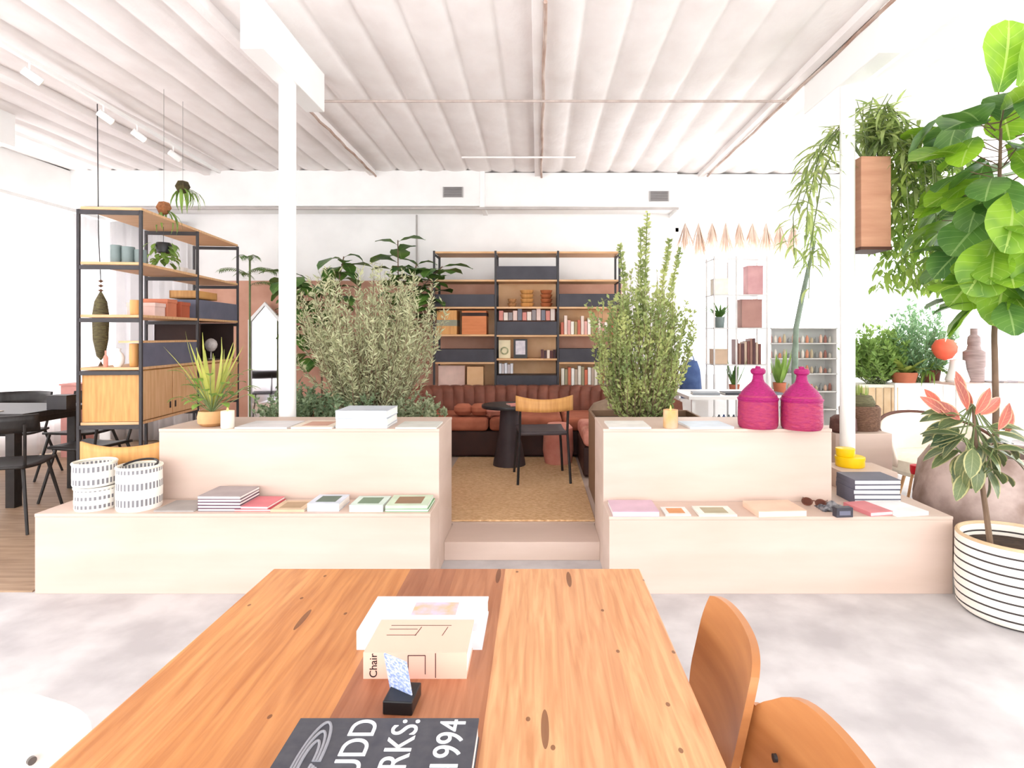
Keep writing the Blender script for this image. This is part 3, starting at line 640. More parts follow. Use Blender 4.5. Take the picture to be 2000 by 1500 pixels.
# hanging woven ornament left of the unit
p = at(197, 540, 5.0); t = thing('hanging_ornament', 'long olive woven ornament hanging on a cord left of the shelving unit', 'ornament', (p.x, 5.0, 1.02))
MB().tube([(0, 0, .78), (-.02, 0, 1.2), (-.03, 0, 2.3)], .004, 6).build('cord', black, t)
MB().lathe([(.0001, .12), (.03, .16), (.055, .3), (.06, .5), (.045, .62), (.01, .7), (.0001, .71)], 16, wob=.1).build('body', M('olive_weave', (118, 112, 76), (82, 72, 56), .9, 30, (1, 1, 3), bump=.8), t)
b = MB(); [b.lathe([(.0001, z), (.02, z + .015), (.0001, z + .03)], 10) for z in (.70, .74, .78)]; b.lathe([(.0001, .06), (.018, .075), (.0001, .12)], 10); b.build('beads', wick, t)

# ------------------------------------------------------------------ back shelving unit (three bays)
un2 = thing('shelving_unit', 'wide three-bay oak and black shelving unit behind the brown sofa', 'shelving unit', (-1.23, 7.0, 0.122))
PX = [0, .73, 1.473, 2.204]; ZB = .122
def zz(py, D=7.0): return H + (CY - py) * D / F - ZB
fm = M('frame_grey_black', (0, 0, 0))
for x in PX:
    m = MB()
    for y in (0, .38): m.box(x - .012, x + .012, y - .012, y + .012, 0, zz(490))
    for py in (495, 548, 603, 655, 705, 756): m.box(x - .009, x + .009, 0, .38, zz(py) - .02, zz(py))
    m.build('ladder_frame', fm, un2, smooth=False)
def sh(b, py): MB().box(PX[b] + .012, PX[b + 1] - .012, -.005, .38, zz(py) - .011, zz(py) + .011).build('shelf', oak, un2, smooth=False, bevel=.002)
for b in range(3): sh(b, 493)
for b, ps in ((0, (548, 601, 655, 709)), (1, (548, 601, 656, 702, 754)), (2, (548, 601, 655, 709))):
    for q in ps: sh(b, q)
for b, y0, y1 in ((0, 575, 599), (0, 682, 707), (1, 520, 546), (1, 628, 654), (1, 733, 753), (2, 574, 599), (2, 681, 707)):
    MB().box(PX[b] + .014, PX[b + 1] - .014, -.012, .36, zz(y1), zz(y0)).build('drawer', charcoal, un2, smooth=False, bevel=.003)
for b, y0, y1 in ((0, 655, 601), (0, 757, 709), (1, 601, 548), (1, 702, 656), (1, 733, 702), (2, 655, 601), (2, 757, 709)):
    MB().box(PX[b] + .014, PX[b + 1] - .014, .34, .35, zz(y0), zz(y1)).build('back_panel', oak, un2, smooth=False)
def onshelf(px, py, back=.12): p = at(px, py, 7.0); return Vector((p.x * (7.0 + back) / 7.0, 7.0 + back, p.z))
def shelfz(py): return zz(py) + ZB + .0115
# bowls and baskets in the middle bay
zb = shelfz(601)
for i, (px, r, n_, s) in enumerate(((1000, .055, 2, 'left pile'), (1029, .085, 4, 'tall middle pile'), (1067, .075, 4, 'right pile'))):
    for j in range(n_):
        p = onshelf(px, 600); hh = .052
        lathe_thing('bowl', 'tan wooden bowl on the back unit, %s, %s' % (s, ['lowest', 'second from below', 'third from below', 'topmost'][j]), 'bowl', (p.x, 7.14, zb + j * hh), [(r * .6, 0), (r * .8, .01), (r, hh * .95), (r * .94, hh * .95), (r * .7, .012), (.0001, .012)], [tanw, oak2, M('reddish_bowl', (186, 112, 70), (166, 92, 56), .5)][i], group='piles of bowls on the back unit')
# left bay boxes
def boxthing(name, label, cat, px0, px1, py0, shelf_py, d, mat, back=.03, group=None, lid=None):
    a = at(px0, py0, 7.0 + back); b_ = at(px1, py0, 7.0 + back); z0 = shelfz(shelf_py); t = thing(name, label, cat, ((a.x + b_.x) / 2, 7.0 + back, z0), 0, group)
    wd = (b_.x - a.x) / 2; MB().box(-wd, wd, 0, d, 0, a.z - z0).build('body', mat, t, smooth=False, bevel=.003)
    if lid: MB().box(-wd - .002, wd + .002, -.003, d, (a.z - z0) * lid[0], (a.z - z0) * lid[1]).build('band', lid[2], t, smooth=False)
    return t
boxthing('storage_box', 'honey wood box with a grey band at the left of the back unit', 'box', 853, 892, 606, 655, .26, oak2, lid=(.35, .6, col_m((150, 150, 130))))
boxthing('storage_box', 'orange-brown wood box with a dark slot in the left bay of the back unit', 'box', 902, 950, 607, 655, .28, M('orange_wood', (214, 132, 78), (196, 112, 62), .5, 4, (1, 1, 8)), lid=(.78, .92, M('dark_umber', (0, 0, 0))))
boxthing('storage_box', 'plain oak board box standing low in the left bay of the back unit', 'box', 912, 944, 716, 757, .2, oak)
boxthing('tray', 'large pale rose tray standing in the lower left bay of the back unit', 'tray', 856, 908, 714, 757, .04, col_m((234, 200, 186)), back=.1)
# frames, bottles in middle bay
t = boxthing('picture_frame', 'small dark picture frame with a pale print in the middle bay', 'picture frame', 1003, 1030, 662, 702, .02, black, back=.06)
MB().box(-.058, .058, -.0025, 0, .045, .21).build('print', M('pale_print', (232, 226, 230), (190, 186, 196), .7, 20), t, smooth=False)
t = boxthing('picture_frame', 'small pale picture with an olive ring in the middle bay', 'picture frame', 974, 997, 664, 702, .02, col_m((240, 226, 190)), back=.08)
MB().tube([(.04 * math.cos(a), -.004, .09 + .04 * math.sin(a)) for a in [2 * PI * i / 20 for i in range(21)]], .008, 6, cap=False).build('ring_motif', olivem, t)
boxthing('book', 'dark blue bottle-shaped box in the lower middle bay', 'box', 1022, 1034, 722, 753, .08, col_m((54, 66, 78)), back=-.0 + .03) if False else None
# rows of small books / jars, individual
def row(name, label, cat, px0, px1, n, h0, h1, shelf_py, cols, group, d=.14, back=.04):
    x0 = at(px0, 600, 7.0 + back).x; x1 = at(px1, 600, 7.0 + back).x; wd = (x1 - x0) / n
    for i in range(n):
        hh = random.uniform(h0, h1); c = cols[i % len(cols)]
        o = MB().box(-wd * .44, wd * .44, 0, d, 0, hh).build(name, col_m(c), None, loc=(x0 + wd * (i + .5), 7.0 + back, shelfz(shelf_py)), smooth=False, bevel=.0015)
        tag(o, label, cat, group)
row('book', 'small upright book in the row above the middle drawer of the back unit', 'book', 974, 1084, 12, .09, .15, 627.5, [(216, 140, 128), (236, 220, 208), (150, 140, 140), (230, 200, 190), (120, 120, 130)], 'books above the middle drawer', d=.12)
row('book', 'upright book in the row in the upper right bay of the back unit', 'book', 1095, 1200, 16, .14, .24, 655, [(202, 110, 88), (236, 214, 200), (226, 170, 160), (244, 238, 226), (170, 150, 110)], 'books in the upper right bay')
row('book', 'upright book in the row at the bottom right of the back unit', 'book', 1096, 1200, 16, .18, .26, 757, [(238, 230, 214), (160, 150, 120), (214, 120, 90), (246, 242, 234), (190, 170, 150)], 'books in the lower right bay')
row('jar', 'small dark jar in the row on the right of the middle bay', 'jar', 1056, 1086, 5, .09, .11, 702, [(96, 56, 56), (70, 44, 50), (232, 214, 200)], 'dark jars in the middle bay', d=.05)
row('book', 'pale book in the row above the lowest middle drawer', 'book', 974, 1002, 5, .1, .13, 732, [(226, 226, 232), (200, 190, 190)], 'pale books above the lowest drawer', d=.1)

# ------------------------------------------------------------------ brown channel-tufted corner sofa
sf = thing('sofa', 'low brown velvet sofa with ribbed back curving round the rug', 'sofa', (0, 0, .122))
def upath(off):     # plan of the inner line, u in metres; straight wings + rounded corners
    P = []; xl, xr, yb, r = -1.42 - off, 1.10 + off, 6.62 + off, .45 + off
    for y in (5.25, 5.7): P.append((xl, y))
    for i in range(13): a = PI - PI / 2 * i / 12; P.append((xl + r + r * math.cos(a), yb - r + r * math.sin(a)))
    for i in range(13): a = PI / 2 - PI / 2 * i / 12; P.append((xr - r + r * math.cos(a), yb - r + r * math.sin(a)))
    for y in (5.7, 5.25): P.append((xr, y))
    return P
def resample(P, n):
    d = [0]
    for a, b in zip(P, P[1:]): d.append(d[-1] + math.dist(a, b))
    out = []; j = 0
    for i in range(n + 1):
        s = d[-1] * i / n
        while j < len(d) - 2 and d[j + 1] < s: j += 1
        t_ = (s - d[j]) / max(1e-6, d[j + 1] - d[j]); out.append((P[j][0] + (P[j + 1][0] - P[j][0]) * t_, P[j][1] + (P[j + 1][1] - P[j][1]) * t_))
    return out
N_ = 330; PI_ = resample(upath(0), N_); PO_ = resample(upath(.2), N_)
bk_ = MB(); prof = [(0, .0), (0, .40), (0, .60), (.04, .65), (.12, .66), (.19, .63), (.2, .5), (.2, 0)]
vs = []
for i in range(N_ + 1):
    (x0, y0), (x1, y1) = PI_[i], PO_[i]; f_ = abs(math.sin(PI * i / 8)) ** .5 * .03
    for (o_, z) in prof:
        t_ = (o_ - (f_ if z > .3 and o_ < .1 else 0)) / .2; vs.append((x0 + (x1 - x0) * t_, y0 + (y1 - y0) * t_, z + (f_ * .3 if z > .6 else 0)))
k_ = len(prof); bk_.add(vs, [(i * k_ + j, i * k_ + j + 1, (i + 1) * k_ + j + 1, (i + 1) * k_ + j) for i in range(N_) for j in range(k_ - 1)] + [tuple(range(k_))[::-1], tuple(N_ * k_ + j for j in range(k_))])
bk_.build('backrest', leather, sf, ang=1.2)
ba = MB(); ba.box(-1.40, 1.08, 6.0, 6.62, .0, .26); ba.box(-1.40, -1.0, 5.2, 5.99, 0, .26); ba.box(.40, 1.08, 5.12, 5.99, 0, .26); ba.build('base', leatherd, sf, smooth=False, bevel=.02)
for i in range(4):
    x0 = -.88 + i * .32 if i else -.88
for (x0, x1, y0, y1) in ((-1.38, -1.02, 5.18, 5.93), (.40, 1.06, 5.1, 5.93), (-1.38, -.5, 5.95, 6.6), (-.49, .25, 5.95, 6.6), (.26, 1.06, 5.95, 6.6)):
    MB().box(x0, x1, y0, y1, .262, .40).build('seat_cushion', cush1 if x0 < .3 else rose, sf, smooth=False, bevel=.045, seg=4)
def cushion(label, loc, w_, h_, th, mat, rz=0, rx=0):
    n = 12; b = MB(); V = []
    for s in (1, -1):
        for j in range(n + 1):
            for i in range(n + 1):
                u = i / n * 2 - 1; v = j / n * 2 - 1; pu = 1 - .06 * v * v; k = ((1 - u ** 4) * (1 - v ** 4)) ** .5
                V.append((u * w_ / 2 * (1 - .07 * (v * v) * 0 - .05 * (1 - abs(v)) ** 1), s * th / 2 * k, v * h_ / 2 * (1 - .05 * (1 - abs(u)))))
    q = (n + 1) ** 2; Fc = []
    for j in range(n):
        for i in range(n): a = j * (n + 1) + i; Fc.append((a, a + 1, a + n + 2, a + n + 1)); Fc.append((q + a, q + a + n + 1, q + a + n + 2, q + a + 1))
    b.add(V, Fc); o = b.build('cushion', mat, None, loc=loc, rot=(rx, 0, rz), ang=3); return tag(o, label, 'cushion')
ZS = .122 + .405
for i, (px, s) in enumerate(((905, 'left'), (937, 'middle'), (965, 'right, beside the dark table'))):
    o = MB().lathe([(.0001, 0), (.07, .01), (.10, .05), (.095, .09), (.06, .12), (.0001, .125)], 20).build('cushion', cush1 if i < 2 else rose, None, loc=((px - CX) * 6.08 / F, 6.08, ZS + .002))
    tag(o, 'round rust coloured cushion on the sofa seat, ' + s, 'cushion')
o = MB().lathe([(.0001, 0), (.16, .01), (.24, .07), (.25, .13), (.2, .2), (.1, .235), (.0001, .24)], 28, wob=.06).build('cushion', taupe, None, loc=(.72, 5.42, ZS + .002)); tag(o, 'large taupe cushion on the right arm of the sofa', 'cushion')
# lounge chair facing us and dark pedestal table
def cafe_chair(label, loc, rz, group=None, backm=oak2):
    t = thing('cafe_chair', label, 'chair', loc, rz, group); s = .205
    b = MB(); b.grid(lambda u, v: Vector((-s * (1 - .06 * v) + 2 * s * (1 - .06 * v) * u, -.2 + .42 * v, .43 - .012 * math.sin(PI * v))), 8, 8)
    o = b.build('seat', M('charcoal_seat', (70, 62, 64), (84, 74, 76), .6), t); sl = o.modifiers.new('s', 'SOLIDIFY'); sl.thickness = .03
    for sx in (-1, 1):
        MB().tube([(sx * .22, -.22, 0), (sx * .19, -.17, .42)], .011, 8).build('leg', black, t)
        MB().tube([(sx * .22, .25, 0), (sx * .2, .2, .42), (sx * .2, .23, .58), (sx * .2, .25, .70)], .011, 8).build('leg', black, t)
    b = MB(); b.tube([(-.19, -.17, .415), (.19, -.17, .415)], .009, 6); b.tube([(-.19, -.17, .4), (-.2, .2, .41)], .009, 6); b.tube([(.19, -.17, .4), (.2, .2, .41)], .009, 6); b.build('seat_frame', black, t)
    b = MB(); b.grid(lambda u, v: Vector((-.235 + .47 * u, .245 + .045 * math.sin(PI * u), .60 + .125 * v - .02 * (1 - (2 * u - 1) ** 2) * v + .012 * (2 * u - 1) ** 2)), 16, 3)
    o = b.build('backrest', backm, t); sl = o.modifiers.new('s', 'SOLIDIFY'); sl.thickness = .014
    return t
ch = cafe_chair('low chair with honey oak back and black legs in the middle of the rug', (.03, 5.12, .122), R(180 + 6))
dup(ch, (-2.42, 3.66, 0.008), R(180 + 8), 'low oak-backed chair on the wooden floor behind the striped baskets')
t = thing('side_table', 'dark pedestal side table with flared base on the rug', 'table', (-.27, 5.62, .122))
MB().lathe([(.155, 0), (.15, .04), (.1, .3), (.085, .54), (.0001, .54)], 28).build('base', M('dark_pedestal', (58, 48, 52), (72, 60, 62), .6), t)
MB().lathe([(.0001, .54), (.26, .545), (.265, .56), (.26, .575), (.0001, .575)], 36).build('tabletop', black, t)
book('pink magazine lying on the dark pedestal table', (-.18, 5.55, .698), (.2, .15, .012), R(20), (224, 150, 140), name='magazine', cat='magazine')
lathe_thing('cushion', 'rose round pouf beneath the oak-backed chair, by the sofa', 'pouf', (.2, 5.72, .122), [(.0001, 0), (.13, .0), (.15, .12), (.14, .34), (.1, .38), (.0001, .385)], rose)
t = thing('stool', 'dark brown stool leaning plank beside the pedestal table', 'stool', (-.42, 5.78, .122)) if False else None

# ------------------------------------------------------------------ black dining group, far left
t = thing('dining_table', 'black dining table in front of the white curtain at left', 'table', (-4.75, 4.92, .008))
MB().box(-.66, .78, -.38, .38, .70, .74).build('tabletop', blackw, t, smooth=False, bevel=.004)
b = MB(); b.box(-.61, .7, -.3, .3, .64, .70); b.build('apron', blackw, t, smooth=False)
for sx in (-.58, .64):
    for sy in (-.3, .3): MB().box(sx - .035, sx + .035, sy - .035, sy + .035, 0, .70).build('leg', blackw, t, smooth=False)
def black_chair(label, loc, rz):
    t = thing('black_chair', label, 'chair', loc, rz, 'black chairs round the black table')
    o = MB().grid(lambda u, v: Vector(((-.2 + .4 * u) * (1 - .1 * v), -.21 + .42 * v, .45 - .015 * math.sin(PI * v))), 8, 8).build('seat', blackw, t); sl = o.modifiers.new('s', 'SOLIDIFY'); sl.thickness = .02
    for sx in (-1, 1):
        MB().tube([(sx * .24, -.25, 0), (sx * .16, -.17, .44)], [.010, .013], 8).build('leg', blackw, t)
        MB().tube([(sx * .24, .30, 0), (sx * .16, .17, .44)], [.010, .013], 8).build('leg', blackw, t)
        MB().tube([(sx * .17, .17, .44), (sx * .2, .24, .74)], .011, 8).build('back_post', blackw, t)
    o = MB().grid(lambda u, v: Vector((-.24 + .48 * u, .25 - .12 * (2 * u - 1) ** 2 + .02 * v, .68 + .12 * v)), 16, 3).build('backrest', blackw, t); sl = o.modifiers.new('s', 'SOLIDIFY'); sl.thickness = .014
    return t
ca = black_chair('black wooden chair with curved back, nearest to us at the black table', (-3.76, 4.18, .008), R(198))
dup(ca, (-3.72, 4.92, .008), R(-95), 'black wooden chair at the end of the black table, beside the shelving unit')
dup(ca, (-4.95, 5.55, .008), R(5), 'black wooden chair on the curtain side of the black table')
dup(ca, (-4.35, 5.62, .008), R(-8), 'black wooden chair on the far side of the black table near its right end')
ZT = .749
for (px, pf, r, h, m, s, nm, ct) in ((32, 800, .07, .09, black, 'square black menu box on the black table', 'menu_box', 'box'), (88, 800, .03, .07, clay, 'small clay cup on the black dining table', 'cup', 'cup'), (112, 795, .03, .06, white2, 'small white cup on the black dining table', 'cup', 'cup')):
    p = on(px, pf + 12, ZT)
    if ct == 'box':
        t = thing(nm, s, ct, (p.x, 4.85, ZT)); MB().box(-.08, .08, -.05, .05, 0, .1).build('body', black, t, smooth=False); MB().box(-.085, .085, -.055, .055, .1, .115).build('lid', blackw, t, smooth=False)
    else: lathe_thing(nm, s, ct, (p.x, 4.9, ZT), cup(r, h), m)
book('pale folded menu lying on the near left of the black table', (-4.35, 4.62, ZT), (.2, .14, .006), R(10), (232, 214, 196), name='menu', cat='menu')
t = thing('storage_box', 'dusty pink box standing on the floor stand beside the curtain', 'box', (-4.35, 5.9, .7), 0) if False else None

# ------------------------------------------------------------------ plants
def rnd(a, b): return random.uniform(a, b)
def pot(t, r, h, m, z=0, taper=.8, sm=soil):
    MB().lathe([(r * taper, z), (r, z + h), (r * .93, z + h), (r * .9, z + h * .85), (.0001, z + h * .85)], 28).build('pot', m, t)
    MB().lathe([(.0001, z + h * .86), (r * .9, z + h * .86), (r * .9, z + h * .87), (.0001, z + h * .89)], 20).build('soil', sm, t)
def stemmy(t, n, spread, h0, h1, leaves, L_, W_, m, z0=0, rr=.004, curve=.3, trunk=None, bend=.1, tip=.1, stemm=bark, startl=.25, foll='foliage', start_r=.03, ey=1.0):
    """many rising twigs with small leaves: returns after building stems + foliage parts"""
    st = MB(); fo = MB()
    for i in range(n):
        a = rnd(0, 2 * PI); rad = spread * math.sqrt(rnd(0, 1)); hh = rnd(h0, h1) * (1 - tip * (rad / spread) ** 2)
        bx, by = start_r * math.cos(a) * rnd(0, 1), start_r * math.sin(a) * rnd(0, 1)
        ex, eyy = rad * math.cos(a), rad * math.sin(a) * ey; k = 6; P = []
        for j in range(k + 1):
            s = j / k; e = s ** (1 - curve) if curve < 1 else s
            P.append(Vector((bx + (ex - bx) * e + bend * .1 * math.sin(s * 5 + i), by + (eyy - by) * e + bend * .1 * math.cos(s * 4 + i * 2), z0 + hh * s)))
        st.tube(P, [rr * (1 - .75 * j / k) for j in range(k + 1)], 4, cap=False)
        nl = int(leaves * rnd(.7, 1.3))
        for q in range(nl):
            s = startl + (1 - startl) * rnd(0, 1); fidx = s * k; j = min(k - 1, int(fidx)); p = P[j].lerp(P[j + 1], fidx - j); d = (P[j + 1] - P[j]).normalized()
            out = Vector((rnd(-1, 1), rnd(-1, 1), rnd(-.5, .8))); dd = (d * rnd(.2, .9) + out * .9).normalized()
            fo.lf(p, dd, L_ * rnd(.7, 1.3), W_ * rnd(.7, 1.3))
    st.build('twigs', stemm, t); fo.build(foll, m, t, smooth=False)
# trough left + right
def trough(name, label, x0, x1, y0, y1, z0, h, m):
    t = thing(name, label, 'planter', ((x0 + x1) / 2, (y0 + y1) / 2, z0)); a, c = (x1 - x0) / 2, (y1 - y0) / 2; w_ = .02
    b = MB(); b.box(-a, a, -c, -c + w_, 0, h); b.box(-a, a, c - w_, c, 0, h); b.box(-a, -a + w_, -c + w_, c - w_, 0, h); b.box(a - w_, a, -c + w_, c - w_, 0, h); b.box(-a + w_, a - w_, -c + w_, c - w_, 0, .02)
    b.build('box', m, t, smooth=False, bevel=.003); MB().box(-a + w_, a - w_, -c + w_, c - w_, h - .08, h - .05).build('soil', soil, t, smooth=False); return t
trough('planter_box', 'long terracotta planter box behind the tall left bench, under the olive tree', -2.05, -.82, 4.15, 4.85, .11, .60, terra)
trough('planter_box', 'brown wooden planter box behind the tall right bench, under the pointed shrub', .42, 1.235, 3.88, 4.85, .11, .63, M('brown_planter', (150, 118, 92), (128, 98, 76), .7, 6, (1, 6, 1)))
t = thing('olive_tree', 'bushy grey-green olive tree rising from the terracotta planter', 'tree', (-1.27, 4.55, .64))
for i in range(4): MB().tube([(.04 * math.cos(i * 1.6), .04 * math.sin(i * 1.6), 0), (.07 * math.cos(i * 1.6), .06 * math.sin(i * 1.6), .3), (.15 * math.cos(i * 1.6), .12 * math.sin(i * 1.6), .75)], [.014, .011, .006], 6).build('trunk', bark, t)
stemmy(t, 230, .60, .70, 1.36, 70, .05, .011, olivem, rr=.0035, curve=.25, tip=.22, startl=.18, start_r=.12, bend=.35)
def lowshrub(label, x, y, z, spread, h, n, leaves, m, L_=.03, W_=.018, ey=.8, name='shrub', cat='shrub'):
    t = thing(name, label, cat, (x, y, z)); stemmy(t, n, spread, h * .55, h, leaves, L_, W_, m, rr=.003, curve=.55, tip=.35, startl=.15, start_r=.08, bend=.3, ey=ey, stemm=stemg); return t
lowshrub('low green shrub at the left end of the terracotta planter', -1.80, 4.42, .64, .34, .40, 70, 38, shrubm)
lowshrub('low green shrub in the middle of the terracotta planter, below the olive', -1.38, 4.36, .64, .28, .36, 60, 36, shrubm)
lowshrub('pale grey-green shrub at the passage end of the terracotta planter', -.90, 4.36, .64, .26, .30, 60, 36, M('sage_leaf', (176, 182, 146), (120, 134, 100), .6, 24, trans=.2))
t = thing('shrub', 'tall pointed green shrub behind the candle on the right bench', 'shrub', (.78, 4.45, .66))
stemmy(t, 125, .40, .80, 1.26, 80, .036, .02, M('privet_leaf', (206, 212, 138), (126, 148, 92), .5, 4, trans=.35), rr=.004, curve=.6, tip=.25, startl=.06, start_r=.06, bend=.3)
sp = MB(); so = MB()
for (ox, hh) in ((.05, 1.62), (.0, 1.5), (.22, 1.42), (-.16, 1.38), (.3, 1.35)):
    P = [Vector((ox * s, .02 * math.sin(3 * s), hh * s)) for s in [i / 8 for i in range(9)]]; so.tube(P, .004, 5)
    for q in range(230):
        s = .45 + .55 * rnd(0, 1); p = Vector((ox * s, 0, hh * s)); so_ = Vector((rnd(-1, 1), rnd(-1, 1), rnd(0, .9))); sp.lf(p, so_, .045 * (1.3 - .5 * s), .02)
so.build('leader_stems', stemg, t); sp.build('leader_foliage', M('privet_leaf', (0, 0, 0)), t, smooth=False)

def bigleaf(name, label, cat, loc, trunk, tips, m, L_, W_, shape=1, per=8, droop=.8, potspec=None, n=5, zr=(.3, 1), group=None, pet=.04, wav=.03, upb=.3, cm_=bark, tr=.014, leafname='foliage', fold=.12):
    """trunk: list of local points; tips: list of branch polylines; leaves spiral round each"""
    t = thing(name, label, cat, loc, 0, group); MB().tube(trunk, [tr * (1 - .4 * i / (len(trunk) - 1)) for i in range(len(trunk))], 8).build('trunk', cm_, t)
    fo = MB(); br = MB(); g = 0
    for P in tips:
        P = [Vector(p) for p in P]; br.tube(P, tr * .55, 6)
        for q in range(per):
            s = zr[0] + (zr[1] - zr[0]) * (q + .5) / per; fi = s * (len(P) - 1); j = min(len(P) - 2, int(fi)); p = P[j].lerp(P[j + 1], fi - j); g += 2.4 + rnd(-.3, .3)
            d = Vector((math.cos(g), math.sin(g), upb + rnd(-.3, .4))).normalized(); b = p + d * pet; br.tube([p, b], tr * .2, 4)
            sc = rnd(.75, 1.15); fo.leaf(b, d, (0, 0, 1), L_ * sc, W_ * sc, droop=droop * rnd(.5, 1.4), n=n, fold=fold, shape=shape, wav=wav)
    br.build('branches', cm_, t); fo.build(leafname, m, t, ang=3)
    if potspec: pot(t, *potspec)
    return t
def place_z(px, base_z, D): return ((px - CX) * D / F, D, base_z)
# back plants
bigleaf('fiddle_leaf_fig', 'dark fiddle leaf fig standing left of the back shelving unit', 'plant', (-1.78, 7.1, .0), [(0, 0, 0), (.06, 0, 1.2), (.22, 0, 2.0)],
        [[(.06, 0, 1.3), (.1, 0, 1.9), (.1, -.02, 2.5)], [(.1, 0, 1.4), (.4, -.2, 1.9), (.68, -.3, 2.15)], [(.06, 0, 1.2), (.22, -.1, 1.7), (.34, -.1, 2.2)], [(.06, 0, 1.2), (.34, -.1, 1.6), (.5, -.14, 1.85)]], figd, .29, .24, per=26, potspec=(.16, .3, terra), zr=(.1, 1)) 
bigleaf('split_leaf_plant', 'large dark leafy plant behind the column and the olive tree', 'plant', (-2.62, 7.15, 0), [(0, 0, 0), (0, 0, 1.2), (.0, 0, 2.0)],
        [[(0, 0, 1.2), (-.2, -.1, 1.8), (-.35, -.15, 2.1)], [(0, 0, 1.2), (.2, -.05, 1.9), (.3, -.1, 2.3)], [(0, 0, .9), (-.15, -.1, 1.4), (-.2, -.2, 1.7)]], figd, .31, .22, shape=0, per=26, potspec=(.18, .3, terra), zr=(.1, 1), droop=1.2)
def palm(label, loc, h, nf, L_, m, potspec, name='palm', dens=12, sp=.7):
    t = thing(name, label, 'palm', loc); MB().tube([(0, 0, potspec[1] * .8), (0, 0, h)], .012, 8).build('trunk', stemg, t); fo = MB(); ri = MB()
    for i in range(nf):
        a = i * 2.4; d = Vector((math.cos(a) * sp, math.sin(a) * sp, rnd(.3, .9))).normalized(); p = Vector((0, 0, h - rnd(0, .15 * h))); P = [p.copy()]
        for j in range(8): d = (d + Vector((0, 0, -.14))).normalized(); p = p + d * L_ / 8; P.append(p.copy())
        ri.tube(P, .003, 4)
        for j in range(1, 9):
            dd = (P[j] - P[j - 1]).normalized(); sd = dd.cross(Vector((0, 0, 1))).normalized()
            for s_ in (-1, 1):
                for e in (0, .5): fo.leaf(P[j - 1].lerp(P[j], e), (sd * s_ + dd * .8 + Vector((0, 0, -.1))), (0, 0, 1), L_ * .3, .018, droop=.5, n=2, shape=0)
    ri.build('fronds', stemg, t); fo.build('foliage', m, t, ang=3); pot(t, *potspec); return t
palm('slim palm between the left shelving unit and the column', (-3.47, 7.1, 0.008), 2.3, 7, .36, darkleaf, (.15, .3, clay))
# hanging moss balls
def kokedama(label, px, py, D, r, m, leaves=26):
    p = at(px, py, D); t = thing('hanging_moss_ball', label, 'hanging plant', p)
    MB().lathe([(.0001, -r), (r * .6, -r * .8), (r, 0), (r * .65, r * .75), (.0001, r * .95)], 20, wob=.2).build('ball', m, t)
    MB().tube([(0, 0, r * .9), (0, 0, ZC - .03 - p.z)], .0015, 5).build('string', steel, t)
    fo = MB()
    for i in range(leaves):
        a = rnd(0, 2 * PI) if i % 3 else rnd(-.5, .5); b = Vector((r * .5 * math.cos(a), r * .5 * math.sin(a), -r * .3)); fo.leaf(b, (math.cos(a) + .25, math.sin(a) * .5, rnd(-.8, .3)), (0, 0, 1), rnd(.1, .24), .02, droop=1.4, n=4, shape=2)
    fo.build('foliage', greenl, t, ang=3)
kokedama('dark moss ball with trailing fern, the higher one above the left shelving unit', 357, 365, 5.0, .058, M('moss_dark', (84, 74, 44), (56, 48, 34), 1, 30, bump=.8))
kokedama('brown coir ball, the lower one at the top of the left shelving unit', 320, 406, 4.75, .056, M('coir', (168, 112, 74), (128, 82, 54), 1, 40, bump=.8), 10)
def trailer(label, loc, n, L_, m, potspec, leafL=.045, leafW=.035, name='trailing_plant', rim=None):
    t = thing(name, label, 'plant', loc); pot(t, *potspec); st = MB(); fo = MB(); r, h = potspec[0], potspec[1]
    for i in range(n):
        a = rnd(0, 2 * PI); l = L_ * rnd(.4, 1.1); P = [Vector((r * .4 * math.cos(a), r * .4 * math.sin(a), h)), Vector((r * .9 * math.cos(a), r * .9 * math.sin(a), h + .05)), Vector((r * 1.3 * math.cos(a), r * 1.3 * math.sin(a), h))]
        for j in range(5): P.append(P[-1] + Vector((rnd(-.02, .02), rnd(-.02, .02), -l / 5)))
        st.tube(P, .002, 4, cap=False)
        for j in range(1, len(P)):
            for e in range(4): fo.leaf(P[j - 1].lerp(P[j], rnd(0, 1)), (rnd(-1, 1), rnd(-1, 1), rnd(-.6, .5)), (0, 0, 1), leafL * rnd(.7, 1.3), leafW, droop=.5, n=3, shape=0)
    st.build('stems', stemg, t); fo.build('foliage', m, t, ang=3); return t
p = U(.0, 1.02, 2.278 - .0)
t = thing('hanging_plant', 'green trailing plant hanging from the top shelf inside the left unit', 'plant', U(-.12, .55, 2.05))
MB().lathe([(.0001, -.05), (.05, -.03), (.06, .03), (.05, .05), (.0001, .05)], 18).build('pot', black, t); MB().tube([(0, 0, .05), (0, 0, .18)], .002, 5).build('cord', black, t)
fo = MB()
for i in range(70):
    a = rnd(0, 2 * PI); rr_ = rnd(.02, .09); fo.leaf((rr_ * math.cos(a), rr_ * math.sin(a), rnd(-.13, .05)), (math.cos(a), math.sin(a), rnd(-.8, .2)), (0, 0, 1), rnd(.05, .09), .04, droop=.8, n=3)
fo.build('foliage', greenl, t, ang=3)
